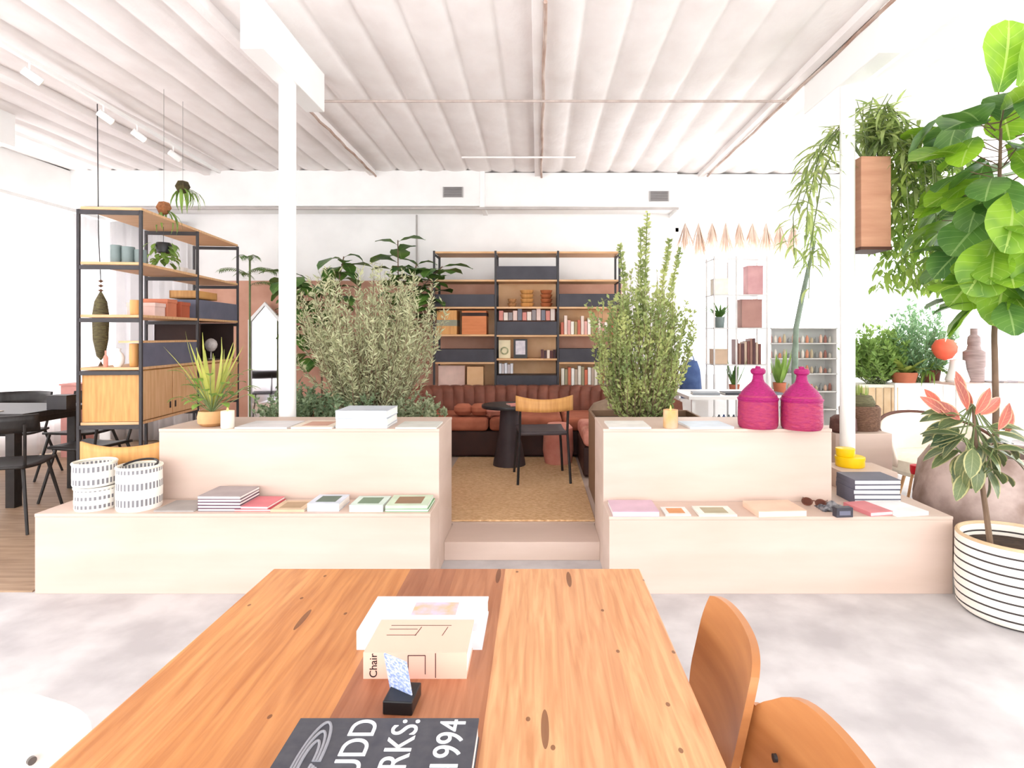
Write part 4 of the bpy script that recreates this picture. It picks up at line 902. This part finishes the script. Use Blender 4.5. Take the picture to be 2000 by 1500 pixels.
# bowl plant on the tall left bench
p = on(398, 836, ZU); t = thing('bowl_plant', 'leafy green plant with yellow shoots in a tan bowl on the tall left bench', 'plant', (p.x, 3.47, ZU))
MB().lathe([(.05, 0), (.074, .02), (.078, .055), (.07, .09), (.062, .09), (.066, .055), (.0001, .06)], 30).build('bowl', M('tan_bowl', (214, 168, 116), (196, 146, 96), .6, 10), t)
MB().lathe([(.0001, .075), (.064, .075), (.0001, .085)], 16).build('pebbles', white2, t)
fo = MB(); st = MB()
for i in range(44):
    a = i * 2.4; el = rnd(.5, 2.2); d = Vector((math.cos(a), math.sin(a), el)).normalized(); l = rnd(.10, .27); P = [Vector((0, 0, .08)), Vector((0, 0, .08)) + d * l * .6, Vector((0, 0, .08)) + d * l]; st.tube(P, .002, 4, cap=False)
    fo.leaf(P[-1], d + Vector((0, 0, -.2)), (0, 0, 1), rnd(.06, .1), .045, droop=1.1, n=4)
yl = MB()
for i in range(22):
    a = rnd(0, 2 * PI); d = Vector((math.cos(a) * .5, math.sin(a) * .5, 1)); yl.leaf((0, 0, .1), d, (math.cos(a), math.sin(a), 0), rnd(.3, .48), .02, droop=rnd(-.3, .5), n=5, shape=2)
st.build('stems', stemg, t); fo.build('foliage', greenl, t, ang=3); yl.build('yellow_shoots', M('yellow_shoot', (206, 204, 104), (150, 160, 80), .5, 8, trans=.2), t, ang=3)
# ------------------------------------------------------------------ mirror and things at the back left
t = thing('wall_mirror', 'tall pointed white mirror leaning on the terracotta panel', 'mirror', ((516 - CX) * 7.45 / F, 7.48, .0))
mw = .21; out = [(-mw, .0), (mw, 0), (mw, 1.55), (0, 1.78), (-mw, 1.55)]; inn = [(-mw + .035, .04), (mw - .035, .04), (mw - .035, 1.53), (0, 1.735), (-mw + .035, 1.53)]
b = MB(); V = [(x, y, z) for y in (-.02, .02) for (x, z) in out] + [(x, y, z) for y in (-.02, .02) for (x, z) in inn]
Fc = []
for i in range(5):
    j = (i + 1) % 5; Fc += [(i, j, 10 + j, 10 + i), (5 + j, 5 + i, 15 + i, 15 + j), (j, i, 5 + i, 5 + j), (10 + i, 10 + j, 15 + j, 15 + i)]
b.add(V, Fc); b.build('frame', white2, t, smooth=False)
b = MB(); b.add([(x, 0, z) for (x, z) in inn], [(0, 1, 2, 3, 4)]); o = b.build('mirror_glass', M('mirror_silver', (236, 236, 240), (230, 230, 236), .04, metal=1), t, smooth=False); sl = o.modifiers.new('s', 'SOLIDIFY'); sl.thickness = .004

# ------------------------------------------------------------------ garland, white metal shelves, wall shelves on the right
p0 = at(1325, 440, 7.3); p1 = at(1562, 440, 7.3)
t = thing('tassel_garland', 'row of pale beige paper tassels hanging across the back window', 'garland', (0, 7.3, 0))
z = p0.z + .04
MB().tube([(p0.x - .1, 0, z), (p1.x + .1, 0, z)], .006, 6).build('rail', white2, t)
for x in (p0.x, (p0.x + p1.x) / 2, p1.x): MB().tube([(x, 0, z), (x, 0, 2.872)], .003, 5).build('hanger', white2, t)
n = 9
for i in range(n):
    x = p0.x + (p1.x - p0.x) * (i + .5) / n; b = MB(); hh = rnd(.36, .46); ww = .15
    for q in range(80):
        a = rnd(0, 2 * PI); rr_ = ww * math.sqrt(rnd(0, 1)) * 1.15
        b.leaf((x, 0, z - .01), (rr_ * math.cos(a), rr_ * math.sin(a) * .7, -hh), (math.cos(a), math.sin(a), 0), hh * rnd(.85, 1.1), .014, droop=0, n=2, shape=2)
    b.build('tassel', M('beige_paper', (220, 194, 176), (236, 218, 204), .8, 12, trans=.2), t, ang=3)
# ladder shelving
ws = thing('metal_shelves', 'narrow white metal shelving with plants and boxes in front of the back window', 'shelving', ((1395 - CX) * 6.5 / F, 6.5, 0))
wid = 103 * 6.5 / F
def z65(py): return H + (CY - py) * 6.5 / F
for x in (0, wid * .42, wid):
    b = MB()
    for y in (0, .3): b.box(x - .008, x + .008, y - .008, y + .008, 0, z65(500))
    b.build('upright', M('pale_grey_metal', (214, 210, 208), None, .5), ws, smooth=False)
lv = (505, 575, 640, 712, 770, 830)
for q in lv: MB().box(-.008, wid + .008, -.01, .31, z65(q) - .012, z65(q)).build('shelf', M('pale_grey_metal', (0, 0, 0)), ws, smooth=False)
def w65(px): return (px - CX) * 6.5 / F
def wbox(name, label, cat, px0, px1, py0, q, m, d=.16, y=.05):
    a, b_ = w65(px0), w65(px1); t = thing(name, label, cat, ((a + b_) / 2, 6.5 + y, z65(q) + .001)); hh = z65(py0) - z65(q)
    MB().box(-(b_ - a) / 2, (b_ - a) / 2, 0, d, 0, hh).build('body', m, t, smooth=False, bevel=.003); MB().box(-(b_ - a) / 2 - .002, (b_ - a) / 2 + .002, -.002, d + .002, hh, hh + .012).build('lid', m, t, smooth=False); return t
wbox('storage_box', 'large mauve-brown box on the white metal shelves', 'box', 1452, 1492, 586, 640, M('mauve', (176, 134, 124), (160, 118, 110), .8))
wbox('storage_box', 'dusty pink box with a dark edge on the top of the white metal shelves', 'box', 1464, 1494, 520, 575, M('dusty_pink', (204, 158, 158), (180, 132, 134), .8))
wbox('storage_box', 'beige box at the top left of the white metal shelves', 'box', 1398, 1426, 545, 575, cream)
wbox('storage_box', 'tan box low on the left of the white metal shelves', 'box', 1396, 1424, 684, 712, M('tan_box', (214, 186, 160), None, .8))
for i in range(9):
    a = w65(1442 + i * 5.6); o = MB().box(-.013, .013, 0, .15, 0, rnd(.22, .29)).build('book', col_m([(120, 72, 66), (150, 110, 96), (92, 58, 60), (196, 170, 150)][i % 4]), None, loc=(a, 6.54, z65(712) + .001), smooth=False)
    tag(o, 'dark upright book in the row on the white metal shelves', 'book', 'books on the white metal shelves')
def smallplant(label, loc, n, L_, W_, m, potspec, shape=2, droop=.6, up=1.2, name='potted_plant'):
    t = thing(name, label, 'plant', loc); pot(t, *potspec); fo = MB()
    for i in range(n):
        a = i * 2.4 + rnd(-.2, .2); r0 = potspec[0] * .4 * rnd(0, 1); fo.leaf((r0 * math.cos(a), r0 * math.sin(a), potspec[1] * .85), (math.cos(a), math.sin(a), up * rnd(.6, 1.6)), (0, 0, 1) if up < 3 else (math.cos(a), math.sin(a), 0), L_ * rnd(.6, 1.15), W_, droop=droop * rnd(.4, 1.5), n=5, shape=shape)
    fo.build('foliage', m, t, ang=3); return t
smallplant('small dark green plant in a grey pot on the white metal shelves', (w65(1412), 6.62, z65(640) + .001), 26, .24, .03, darkleaf, (.06, .12, greyg))
smallplant('small green plant on the third shelf of the white metal shelves', (w65(1410), 6.62, z65(712) + .24), 10, .12, .03, greenl, (.04, .05, clay)) if False else None
smallplant('spiky green plant low on the white metal shelves, behind the left bottle', (w65(1440), 6.6, z65(770) + .001), 12, .3, .04, darkleaf, (.06, .1, terra), up=3.2, droop=.1)
for i in range(10):
    o = MB().lathe([(.02, 0), (.024, .01), (.024, .07), (.01, .085), (.01, .1), (.0001, .1)], 10).build('bottle', [greyg, M('bottle_dark', (70, 76, 88), None, .4), blue][i % 3], None, loc=(w65(1400) + i * .055, 6.6, z65(830) + .001)); tag(o, 'small dark bottle in the low row on the white metal shelves', 'bottle', 'bottles low on the white metal shelves')
# wall shelves right of the ladder shelving, in front of window sill
wsh = thing('wall_shelves', 'low white shelf rack with rows of tiny jars beside the right column', 'shelving', (w65(1508), 6.55, 0))
L1 = w65(1640) - w65(1508)
for x in (0, L1): MB().box(x - .01, x + .01, 0, .28, 0, z65(640)).build('side', white2, wsh, smooth=False)
lv2 = (640, 670, 700, 730, 765, 800)
for q in lv2: MB().box(0, L1, 0, .28, z65(q) - .012, z65(q)).build('shelf', M('pale_grey_metal', (0, 0, 0)), wsh, smooth=False)
MB().box(0, L1, .27, .28, 0, z65(640)).build('back_panel', white2, wsh, smooth=False)
cols_ = [(226, 150, 120), (206, 190, 160), (150, 150, 150), (240, 200, 180), (176, 120, 110), (236, 230, 220)]
for q in lv2[1:5]:
    for i in range(14):
        hh = rnd(.05, .1); o = MB().lathe([(.014, 0), (.017, .006), (.017, hh * .7), (.009, hh * .85), (.009, hh), (.0001, hh)], 10).build('jar', col_m(cols_[(i * 7 + q) % 6]), None, loc=(w65(1508) + .04 + i * (L1 - .08) / 13, 6.64, z65(q) + .001))
        tag(o, 'tiny jar in the rows on the low white shelf rack', 'jar', 'jars on the low white shelf rack')
t = thing('floor_cushion', 'blue denim bag hanging beside the pointed shrub', 'bag', (w65(1344), 6.4, z65(775)))
MB().lathe([(.10, 0), (.12, .06), (.11, .3), (.07, .40), (.0001, .42)], 20, wob=.15).build('body', blue, t); MB().tube([(-.05, 0, .38), (0, 0, .52), (.05, 0, .38)], .008, 6).build('strap', blue, t)
MB().box(-.15, .15, -.15, .15, -z65(775), 0).build('stand', white2, t, smooth=False)
# low white display table with dark thing behind right bench (under the bottles)
t = thing('display_table', 'white low display table behind the tall right bench', 'table', (1.9, 5.6, 0))
MB().box(-.55, .55, -.35, .35, .78, .81).build('tabletop', white2, t, smooth=False)
for sx in (-.5, .5):
    for sy in (-.3, .3): MB().box(sx - .015, sx + .015, sy - .015, sy + .015, 0, .78).build('leg', white2, t, smooth=False)
for i in range(3):
    book(['grey magazine at the left of the white display table', 'black magazine in the middle of the white display table', 'slate magazine at the right of the white display table'][i], (1.55 + i * .28, 5.45, .811), (.24, .18, .02), R(8 * i - 8), [(150, 154, 160), (50, 52, 58), (110, 116, 126)][i], name='magazine', cat='magazine')
smallplant('upright green plant between the two magenta bottles', (2.28, 5.55, .811), 14, .3, .045, greenl, (.06, .1, terra), up=3, droop=.2)

# tall bent succulent stem with drooping leaves, left of the right column
t = thing('tall_succulent', 'tall bending grey-green succulent stem with drooping leaf crown beside the right column', 'plant', ((1558 - CX) * 4.9 / F, 4.9, 0))
q = lambda px, py: ((px - 1558) * 4.9 / F, 0, H + (CY - py) * 4.9 / F)
MB().tube([(0, 0, .25), q(1552, 720), q(1555, 640), q(1567, 580), q(1580, 520), q(1592, 470)], [.028, .026, .022, .02, .017, .01], 10).build('stem', M('succ_stem', (140, 156, 140), (112, 128, 112), .7, 14), t)
fo = MB()
for i in range(70):
    c = q(1588 + rnd(-10, 14), 480 + rnd(-70, 30)); a = rnd(0, 2 * PI); fo.leaf(c, (math.cos(a), math.sin(a) * .8, rnd(-.3, .5)), (0, 0, 1), rnd(.16, .32), .022, droop=rnd(.8, 1.6), n=5, shape=2)
fo.build('foliage', cactm, t, ang=3); pot(t, .17, .34, clay)
# box planter on the column with trailing epiphytes
t = thing('column_planter', 'wooden box planter fixed high on the right column, spilling strap-leaved plants', 'planter', (2.12 + .11, 4.12, 1.96))
MB().box(-.015, .19, -.09, .14, 0, .62).build('box', M('planter_ply', (214, 160, 130), (196, 140, 112), .6, 3, (1, 1, 8)), t, smooth=False, bevel=.003)
MB().box(-.02, .195, -.095, .145, -.02, 0).build('base_board', M('dark_brown', (96, 60, 48), None, .7), t, smooth=False)
MB().box(.0, .175, -.075, .125, .60, .625).build('soil', soil, t, smooth=False)
fo = MB(); st = MB()
def strap_stem(P, n, L_, W_, dv=1.0):
    P = [Vector(p) for p in P]; st.tube(P, [.007 - .004 * i / (len(P) - 1) for i in range(len(P))], 5)
    for i in range(n):
        s = rnd(.15, 1) * (len(P) - 1); j = min(len(P) - 2, int(s)); p = P[j].lerp(P[j + 1], s - j); a = rnd(0, 2 * PI)
        fo.leaf(p, (math.cos(a), math.sin(a), rnd(-.5, .7)), (0, 0, 1), L_ * rnd(.6, 1.2), W_, droop=dv * rnd(.4, 1.4), n=4, shape=2 if rnd(0, 1) < .75 else 0)
for (dx, dz, n) in ((-.36, -.25, 22), (-.42, -.55, 26), (-.34, -.45, 24), (-.25, -.1, 16), (-.3, -.85, 26)):
    strap_stem([(.05, 0, .62), (dx * .3, -.02 + rnd(-.05, .08), .85), (dx * .8, rnd(-.1, .1), .78 + dz * .3), (dx, rnd(-.12, .1), .62 + dz * .7), (dx - .04, rnd(-.12, .1), .5 + dz)], n + 10, .21, .026)
for i in range(24):
    a = rnd(-1.3, 1.0); l = rnd(.2, .55); strap_stem([(.08, 0, .62), (.08 + .12 * math.cos(a), .12 * math.sin(a), .78 + rnd(0, .22)), (.08 + l * math.cos(a), l * .7 * math.sin(a), .75 - rnd(0, .3)), (.1 + l * 1.1 * math.cos(a), l * .7 * math.sin(a), .45 - rnd(.0, .65))], 30, .17, .028)
for i in range(7):
    x = rnd(-.12, .3); strap_stem([(.08, 0, .62), (.04 + x * .5, rnd(-.05, .05), .85), (.05 + x, rnd(-.1, .1), 1.05)], 14, .15, .022, .5)
st.build('stems', stemg, t); fo.build('foliage', cactm, t, ang=3)
fo = MB()
for i in range(1100):
    a = rnd(0, 2 * PI); c = Vector((.48 + .27 * rnd(-1, 1), rnd(-.18, .25), .28 + .55 * rnd(-1, .9))); fo.leaf(c, (math.cos(a), math.sin(a), rnd(-.8, .3)), (0, 0, 1), rnd(.06, .15), rnd(.02, .045), droop=.8, n=3)
fo.build('vine_foliage', M('vine_leaf', (172, 196, 98), (120, 156, 70), .5, 6, trans=.4), t, ang=3)

# big fiddle leaf fig at right
D = 3.0
t = thing('fiddle_leaf_fig', 'big bright fiddle leaf fig towering at the right edge', 'tree', ((1942 - CX) * 3.55 / F, 3.55, 0.0))
tx = t.location.x
MB().tube([(0, 0, .3), (.01, 0, .9), (.0, .0, 1.35), (.02, 0, 1.9), (.04, 0, 2.6)], [.02, .018, .016, .015, .008], 10).build('trunk', bark, t)
fo = MB(); br = MB(); fd = MB()
def q3(px, py, dy): y = 3.55 + dy; return Vector(((px - CX) * y / F - tx, dy, H + (CY - py) * y / F))
figs = [(1950, 180, 0, (0, -.5, 1), .36, .30), (1990, 170, -.1, (.5, -.4, .9), .3, .24), (1925, 235, -.05, (-.9, -.5, -.05), .34, .23), (1960, 215, -.2, (.1, -1, .3), .3, .24),
        (1900, 300, 0, (-1, -.2, .1), .36, .2), (1985, 290, -.2, (-.3, -1, -.1), .32, .25), (1930, 350, .1, (-1, .1, -.2), .34, .22), (1975, 380, -.25, (-.4, -.7, -.9), .36, .29), (1930, 420, .0, (-.9, -.3, -.6), .32, .25),
        (1995, 450, -.2, (.0, -.6, -1), .36, .3), (1940, 470, -.15, (-.6, -.5, -.9), .34, .28), (1900, 470, .05, (-1, 0, -.7), .28, .2), (1960, 520, -.1, (-.2, -.3, -1), .32, .26), (1920, 510, .0, (-.7, -.2, -1), .3, .24), (2010, 330, -.2, (.4, -.9, .1), .34, .28),
        (2030, 520, 0, (.3, -.2, -1), .34, .28), (2060, 250, 0, (1, -.3, .4), .34, .28), (2050, 400, -.1, (.9, -.4, -.4), .34, .28), (1990, 545, .1, (.1, .2, -1), .3, .24), (1885, 390, .15, (-1, .3, -.1), .26, .18)]
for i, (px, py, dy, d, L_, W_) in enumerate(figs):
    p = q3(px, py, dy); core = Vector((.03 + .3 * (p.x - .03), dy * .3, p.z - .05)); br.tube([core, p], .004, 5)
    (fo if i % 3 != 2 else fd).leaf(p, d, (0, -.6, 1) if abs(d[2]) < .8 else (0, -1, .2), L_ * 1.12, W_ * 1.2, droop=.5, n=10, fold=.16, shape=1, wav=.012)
for i in range(90):
    a = rnd(0, 2 * PI); zc = rnd(1.52, 2.75); r_ = rnd(.04, .32); p = Vector((.03 + r_ * math.cos(a), r_ * math.sin(a), zc)); d = (math.cos(a), math.sin(a), rnd(-.9, .5))
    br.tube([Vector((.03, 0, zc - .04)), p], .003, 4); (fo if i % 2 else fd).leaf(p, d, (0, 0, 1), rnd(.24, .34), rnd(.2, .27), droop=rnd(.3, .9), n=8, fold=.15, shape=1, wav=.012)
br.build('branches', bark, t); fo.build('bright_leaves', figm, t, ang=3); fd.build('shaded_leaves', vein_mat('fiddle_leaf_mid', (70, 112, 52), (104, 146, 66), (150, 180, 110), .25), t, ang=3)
# mottled stone planter of the fig
MB().lathe([(.24, 0), (.36, .12), (.42, .34), (.40, .56), (.33, .66), (.28, .66), (.3, .5), (.0001, .5)], 36, wob=.12).build('planter', mottle, t)
MB().lathe([(.0001, .55), (.31, .55), (.0001, .58)], 20).build('soil', soil, t)

# rubber plant in striped pot
D = 2.62
t = thing('rubber_plant', 'variegated rubber plant with pink new leaves in a striped basket pot at right', 'plant', ((1985 - CX) * 2.86 / F, 2.86, 0.0))
sr = .25; sh_ = .37
strp = stripes_mat('striped_pot', 9, (240, 234, 222), (58, 50, 48), .2, 0, sh_)
b = MB(); b.lathe([(sr * .86, 0), (sr * .97, .03), (sr, .15), (sr * .98, sh_), (sr * .9, sh_), (sr * .88, sh_ * .8), (.0001, sh_ * .8)], 48); b.build('pot', strp, t)
MB().lathe([(.0001, sh_ * .85), (sr * .86, sh_ * .85), (.0001, sh_ * .9)], 24).build('soil', soil, t)
MB().tube([(sr * .94 * math.cos(a), sr * .94 * math.sin(a), sh_) for a in [2 * PI * i / 48 for i in range(49)]], .011, 8, cap=False).build('rim', clay, t)
tx, ty = t.location.x, t.location.y
def q4(px, py, dy=0): y = ty + dy; return Vector(((px - CX) * y / F - tx, dy, H + (CY - py) * y / F))
MB().tube([q4(1936, 1078, -.05), q4(1926, 1000, -.05), q4(1916, 930, -.05), q4(1905, 860, -.05), q4(1900, 790, -.05)], [.014, .012, .011, .009, .005], 8).build('trunk', bark, t)
st = MB(); fo = MB(); fr = MB()
core = [q4(1916, 930, -.05), q4(1908, 880, -.05), q4(1903, 830, -.05), q4(1900, 790, -.05)]
lv = [(1850, 850, -1.2, -.4), (1870, 890, -1, -.9), (1880, 930, -.9, -1.1), (1930, 925, .5, -1.2), (1950, 900, 1.2, -.5), (1960, 865, 1.3, -.1), (1945, 840, 1.1, .2), (1870, 835, -1.2, -.1), (1860, 810, -1.2, .3), (1840, 830, -1, .1), (1890, 900, -.5, -1), (1975, 890, 1.3, -.6), (1905, 870, -.2, -.9), (1925, 860, .3, -.4)]
for i, (px, py, dx, dz) in enumerate(lv * 4):
    c = core[min(3, i % 4)]; p = q4(px + rnd(-12, 12), py + rnd(-12, 12), rnd(-.2, .16)); p = c.lerp(p, .65); st.tube([c, p], .003, 4)
    fo.leaf(p, (dx, rnd(-.8, .5), dz + .1), (0, -.3, 1), rnd(.13, .18), rnd(.06, .08), droop=.6, n=6, fold=.25)
for (px, py, dx, dz) in ((1880, 775, -.25, 1.5), (1890, 790, -.5, 1.3), (1905, 800, .5, 1.0), (1915, 800, 1.2, .8), (1905, 790, 1.0, .9), (1875, 810, -.9, .8), (1850, 800, -1, .7), (1840, 795, -.6, 1), (1950, 830, .4, .9), (1965, 840, .2, 1.0), (1890, 800, .2, 1.1)):
    c = core[3] if abs(px - 1900) < 30 else core[2]; p = q4(px, py + 10, rnd(-.15, .1)); st.tube([c, p], .003, 4)
    fr.leaf(p, (dx, rnd(-.3, .2), dz), (0, -1, .2), rnd(.12, .16), rnd(.045, .06), droop=.3, n=6, fold=.3)
st.build('stems', stemg, t); fo.build('green_leaves', rubm, t, ang=3); fr.build('pink_leaves', rubr, t, ang=3)

# console tables and plants right of the column
def console(label, px0, px1, D, ztop, dep=.4, m=white2, legs=4, mt=None):
    x0, x1 = (px0 - CX) * D / F, (px1 - CX) * D / F; t = thing('console_table', label, 'table', ((x0 + x1) / 2, D + dep / 2, 0)); a = (x1 - x0) / 2
    MB().box(-a, a, -dep / 2, dep / 2, ztop - .02, ztop).build('tabletop', mt or m, t, smooth=False)
    for sx in (-1, 1):
        for sy in (-1, 1): MB().box(sx * (a - .012) - .009, sx * (a - .012) + .009, sy * (dep / 2 - .012) - .009, sy * (dep / 2 - .012) + .009, 0, ztop - .02).build('leg', m, t, smooth=False)
    return t
console('slim white console table carrying the leafy plants by the window', 1748, 1848, 5.6, .90)
t = thing('low_cabinet', 'cream ribbed cabinet under the window right of the column', 'cabinet', ((1715 - CX) * 5.75 / F, 5.85, 0))
b = MB(); b.box(-.21, .17, -.15, .15, 0, .88); b.build('body', cream, t, smooth=False, bevel=.004)
for i in range(5): MB().box(-.205 + i * .075, -.205 + i * .075 + .068, -.162, -.15, .03, .85).build('rib_panel', clay, t, smooth=False, bevel=.006)
lowshrub('bushy pale green fern on the cream cabinet, right of the column', (1712 - CX) * 5.8 / F, 5.8, .88, .32, .62, 110, 34, M('fern_leaf', (168, 196, 110), (112, 148, 72), .5, 8, trans=.4), .06, .025, name='fern', cat='plant')
lowshrub('tall feathery plant on the console table by the window', (1790 - CX) * 5.75 / F, 5.75, .90, .34, .85, 90, 30, M('feather_leaf', (160, 192, 150), (110, 152, 104), .5, 8, trans=.4), .06, .02, name='fern', cat='plant')
smallplant('broad-leaved plant in a low terracotta tray on the console table', ((1768 - CX) * 5.66 / F, 5.68, .901), 40, .26, .06, limem, (.12, .1, terra), shape=0, up=.9)
smallplant('striped spider plant at the right end of the console table', ((1825 - CX) * 5.66 / F, 5.72, .901), 50, .3, .025, greenl, (.09, .12, M('maroon_pot', (120, 66, 54), None, .7)), up=.8, droop=1.3)
console('pale console table under the window at the right edge', 1868, 2060, 5.3, .92, .5, m=white2, mt=M('pink_top', (224, 196, 186), (210, 180, 170), .5))
zt = .921
t = thing('table_lamp', 'round coral lantern on a white stand beside the fig trunk', 'lamp', ((1885 - CX) * 5.4 / F, 5.5, zt))
MB().lathe([(.09, 0), (.1, .02), (.07, .12), (.06, .2), (.0001, .22)], 24).build('stand', white2, t)
MB().lathe([(.0001, .0), (.06, .02), (.10, .08), (.105, .13), (.07, .19), (.0001, .205)], 24).build('shade', orange, t, loc=(-.12, 0, .20))
lathe_thing('vase', 'tall grey-brown stacked vase on the table at the right edge', 'vase', ((1918 - CX) * 5.4 / F, 5.5, zt), [(.08, 0), (.085, .12), (.08, .13), (.09, .15), (.09, .28), (.06, .30), (.05, .34), (.055, .36), (.05, .42), (.03, .44), (.03, .5), (.02, .5), (.0001, .3)], M('grey_brown', (160, 140, 136), (130, 112, 108), .7, 8, (1, 1, 8)))
for i, (px, s) in enumerate(((1945, 'left'), (1972, 'middle'), (2000, 'right'))):
    book('grey magazine on the table at the right edge, ' + s, ((px - CX) * 5.4 / F, 5.45, zt), (.1, .16, .012), R(6 * i), (120 + 20 * i, 112 + 20 * i, 116 + 20 * i), name='magazine', cat='magazine', group='magazines at the right edge')
# wicker cactus basket, yellow bowls, box with dark books, wooden stool
pz = .66
t = thing('display_pedestal', 'white pedestal block behind the low right bench', 'pedestal', (2.28, 4.35, 0))
MB().box(-.18, .22, -.2, .2, 0, pz).build('block', ply, t, smooth=False, bevel=.003)
t = thing('cactus_basket', 'grassy cactus in a brown wicker basket on the pedestal right of the column', 'plant', (2.38, 4.35, pz))
MB().lathe([(.12, 0), (.135, .02), (.14, .16), (.125, .18), (.11, .17), (.0001, .15)], 26, wob=.06).build('basket', wick, t)
b = MB(); b.lathe([(.0001, .14), (.09, .15), (.105, .2), (.08, .25), (.0001, .27)], 20); b.build('cactus', M('cactus_brown', (120, 116, 84), (92, 84, 62), .9, 30, (1, 1, 6), bump=.8), t)
fo = MB(); [fo.leaf((.05 * math.cos(a), .05 * math.sin(a), .24), (math.cos(a), math.sin(a), 2.2), (math.cos(a), math.sin(a), 0), .09, .006, droop=.6, n=3, shape=2) for a in [rnd(0, 6.28) for _ in range(60)]]; fo.build('spines', limem, t, ang=3)
lathe_thing('pot', 'dark wicker pot beside the cactus basket', 'pot', (2.19, 4.22, pz), [(.07, 0), (.09, .02), (.085, .10), (.06, .12), (.05, .12), (.0001, .1)], M('dark_wicker', (110, 74, 66), (84, 54, 50), .8, 40, bump=.6))
b = thing('display_box', 'white box on the low right bench under the pile of dark books', 'box', (2.02, 3.72, ZR))
MB().box(-.16, .17, -.14, .14, 0, .115).build('body', ply, b, smooth=False, bevel=.003)
lathe_thing('bowl', 'bright yellow wide bowl, the lower of two on the white box', 'bowl', (1.92, 3.68, ZR + .116), [(.03, 0), (.07, .015), (.085, .05), (.08, .05), (.06, .02), (.0001, .015)], yellow) if False else None
yb = Vector(((1660 - CX) * 3.75 / F, 3.75, 0))
for i, (r, h, z, dx, s) in enumerate(((.085, .065, ZR + .116, 0, 'lower'), (.055, .05, ZR + .182, -.03, 'upper'))):
    t = thing('tin', 'glossy yellow round tin behind the dark books, the %s one' % s, 'tin', (yb.x + dx, yb.y, z)); MB().lathe([(r * .95, 0), (r, .006), (r, h * .7), (.0001, h * .7)], 26).build('body', yellow, t); MB().lathe([(r * 1.03, h * .68), (r * 1.03, h * .95), (r * .95, h), (.0001, h)], 26).build('lid', yellow, t)
p = on(1700, 974, ZR)
for i in range(5):
    book('thick slate-grey book in the pile on the low right bench, ' + ['lowest', 'second from below', 'middle one', 'second from the top', 'topmost'][i], (1.905 + random.uniform(-.003, .003), 3.40, ZR + i * .0275), (.26, .2, .027), R(rnd(-1.5, 1.5)), (98, 98, 112), spine='left', group='pile of slate-grey books')
t = thing('stool', 'small pale wooden stool with a red seat pad standing behind the low right bench', 'stool', ((1792 - CX) * 4.05 / F, 4.05, 0))
for a in (0, 2.1, 4.2): MB().tube([(.10 * math.cos(a), .10 * math.sin(a), 0), (.03 * math.cos(a), .03 * math.sin(a), .41)], [.010, .009], 8).build('leg', oak, t)
MB().lathe([(.0001, .40), (.04, .40), (.045, .42), (.045, .46), (.0001, .47)], 20).build('seat_pad', red, t)
# wicker lounge chair right
t = thing('lounge_chair', 'round pale lounge chair with dark brown rim behind the rubber plant', 'chair', ((1835 - CX) * 4.75 / F, 4.75, 0))
b = MB(); b.grid(lambda u, v: Vector(((.38 + .06 * v) * math.cos(PI * (u * 1.1 - .05)), (.34 + .06 * v) * math.sin(PI * (u * 1.1 - .05)), .30 + .38 * v * (.5 + .5 * math.sin(PI * u)))), 24, 5)
o = b.build('backrest', M('lounge_cream', (240, 230, 218), (228, 214, 200), .8), t); sl = o.modifiers.new('s', 'SOLIDIFY'); sl.thickness = .03
MB().tube([((.44) * math.cos(PI * (u * 1.1 - .05)), .40 * math.sin(PI * (u * 1.1 - .05)), .69 * 1 - .19 * (1 - math.sin(PI * u))) for u in [i / 24 for i in range(25)]], .014, 8).build('rim', M('dark_brown', (0, 0, 0)), t)
MB().lathe([(.0001, .24), (.34, .24), (.38, .28), (.37, .36), (.3, .39), (.0001, .40)], 30).build('seat_cushion', cream, t)
for a in (.8, 2.35, 3.9, 5.5): MB().tube([(.3 * math.cos(a), .28 * math.sin(a), 0), (.24 * math.cos(a), .22 * math.sin(a), .25)], .013, 8).build('leg', oak, t)
# second brown chair at far right edge behind rubber plant
dup(t, (4.75, 5.9, 0), R(10), 'round pale lounge chair partly hidden behind the striped pot plant at the right edge') if False else None

# track light on the left
t = thing('track_light', 'white ceiling track with small spotlights above the left shelving unit', 'light', (-3.29, 4.3, 3.27))
MB().bar((-.2, -.9, 0), (-.44, 2.6, 0), .03, .03).build('track', white2, t, smooth=False)
for s_ in (.2, .42, .55, .72):
    x, y = -.2 - .24 * s_, -.9 + 3.5 * s_; sp_ = MB(); sp_.tube([(x, y, -.015), (x, y, -.08)], .006, 6); sp_.tube([(x - .02, y - .03, -.08), (x + .03, y + .06, -.13)], .03, 14); h_ = sp_.build('spotlight', white2, t)
    MB().tube([(x + .031, y + .062, -.131), (x + .032, y + .064, -.132)], .022, 12).build('lens', M('lamp_lens', (255, 246, 230), None, .4), h_)
t = thing('floor_plinth', 'low white platform block beside the right bench', 'block', (3.2, 6.2, 0)) if False else None
# pink box on stand near curtain
t = thing('side_box', 'dusty rose cube standing behind the black table beside the shelving unit', 'box', ((148 - CX) * 6.6 / F, 6.6, 0))
MB().box(-.09, .13, -.1, .1, 0, .80).build('body', M('dusty_rose', (214, 158, 150), (200, 142, 134), .8), t, smooth=False, bevel=.004)
MB().box(-.1, .14, -.11, .11, .80, .82).build('lid', M('dusty_rose', (0, 0, 0)), t, smooth=False)
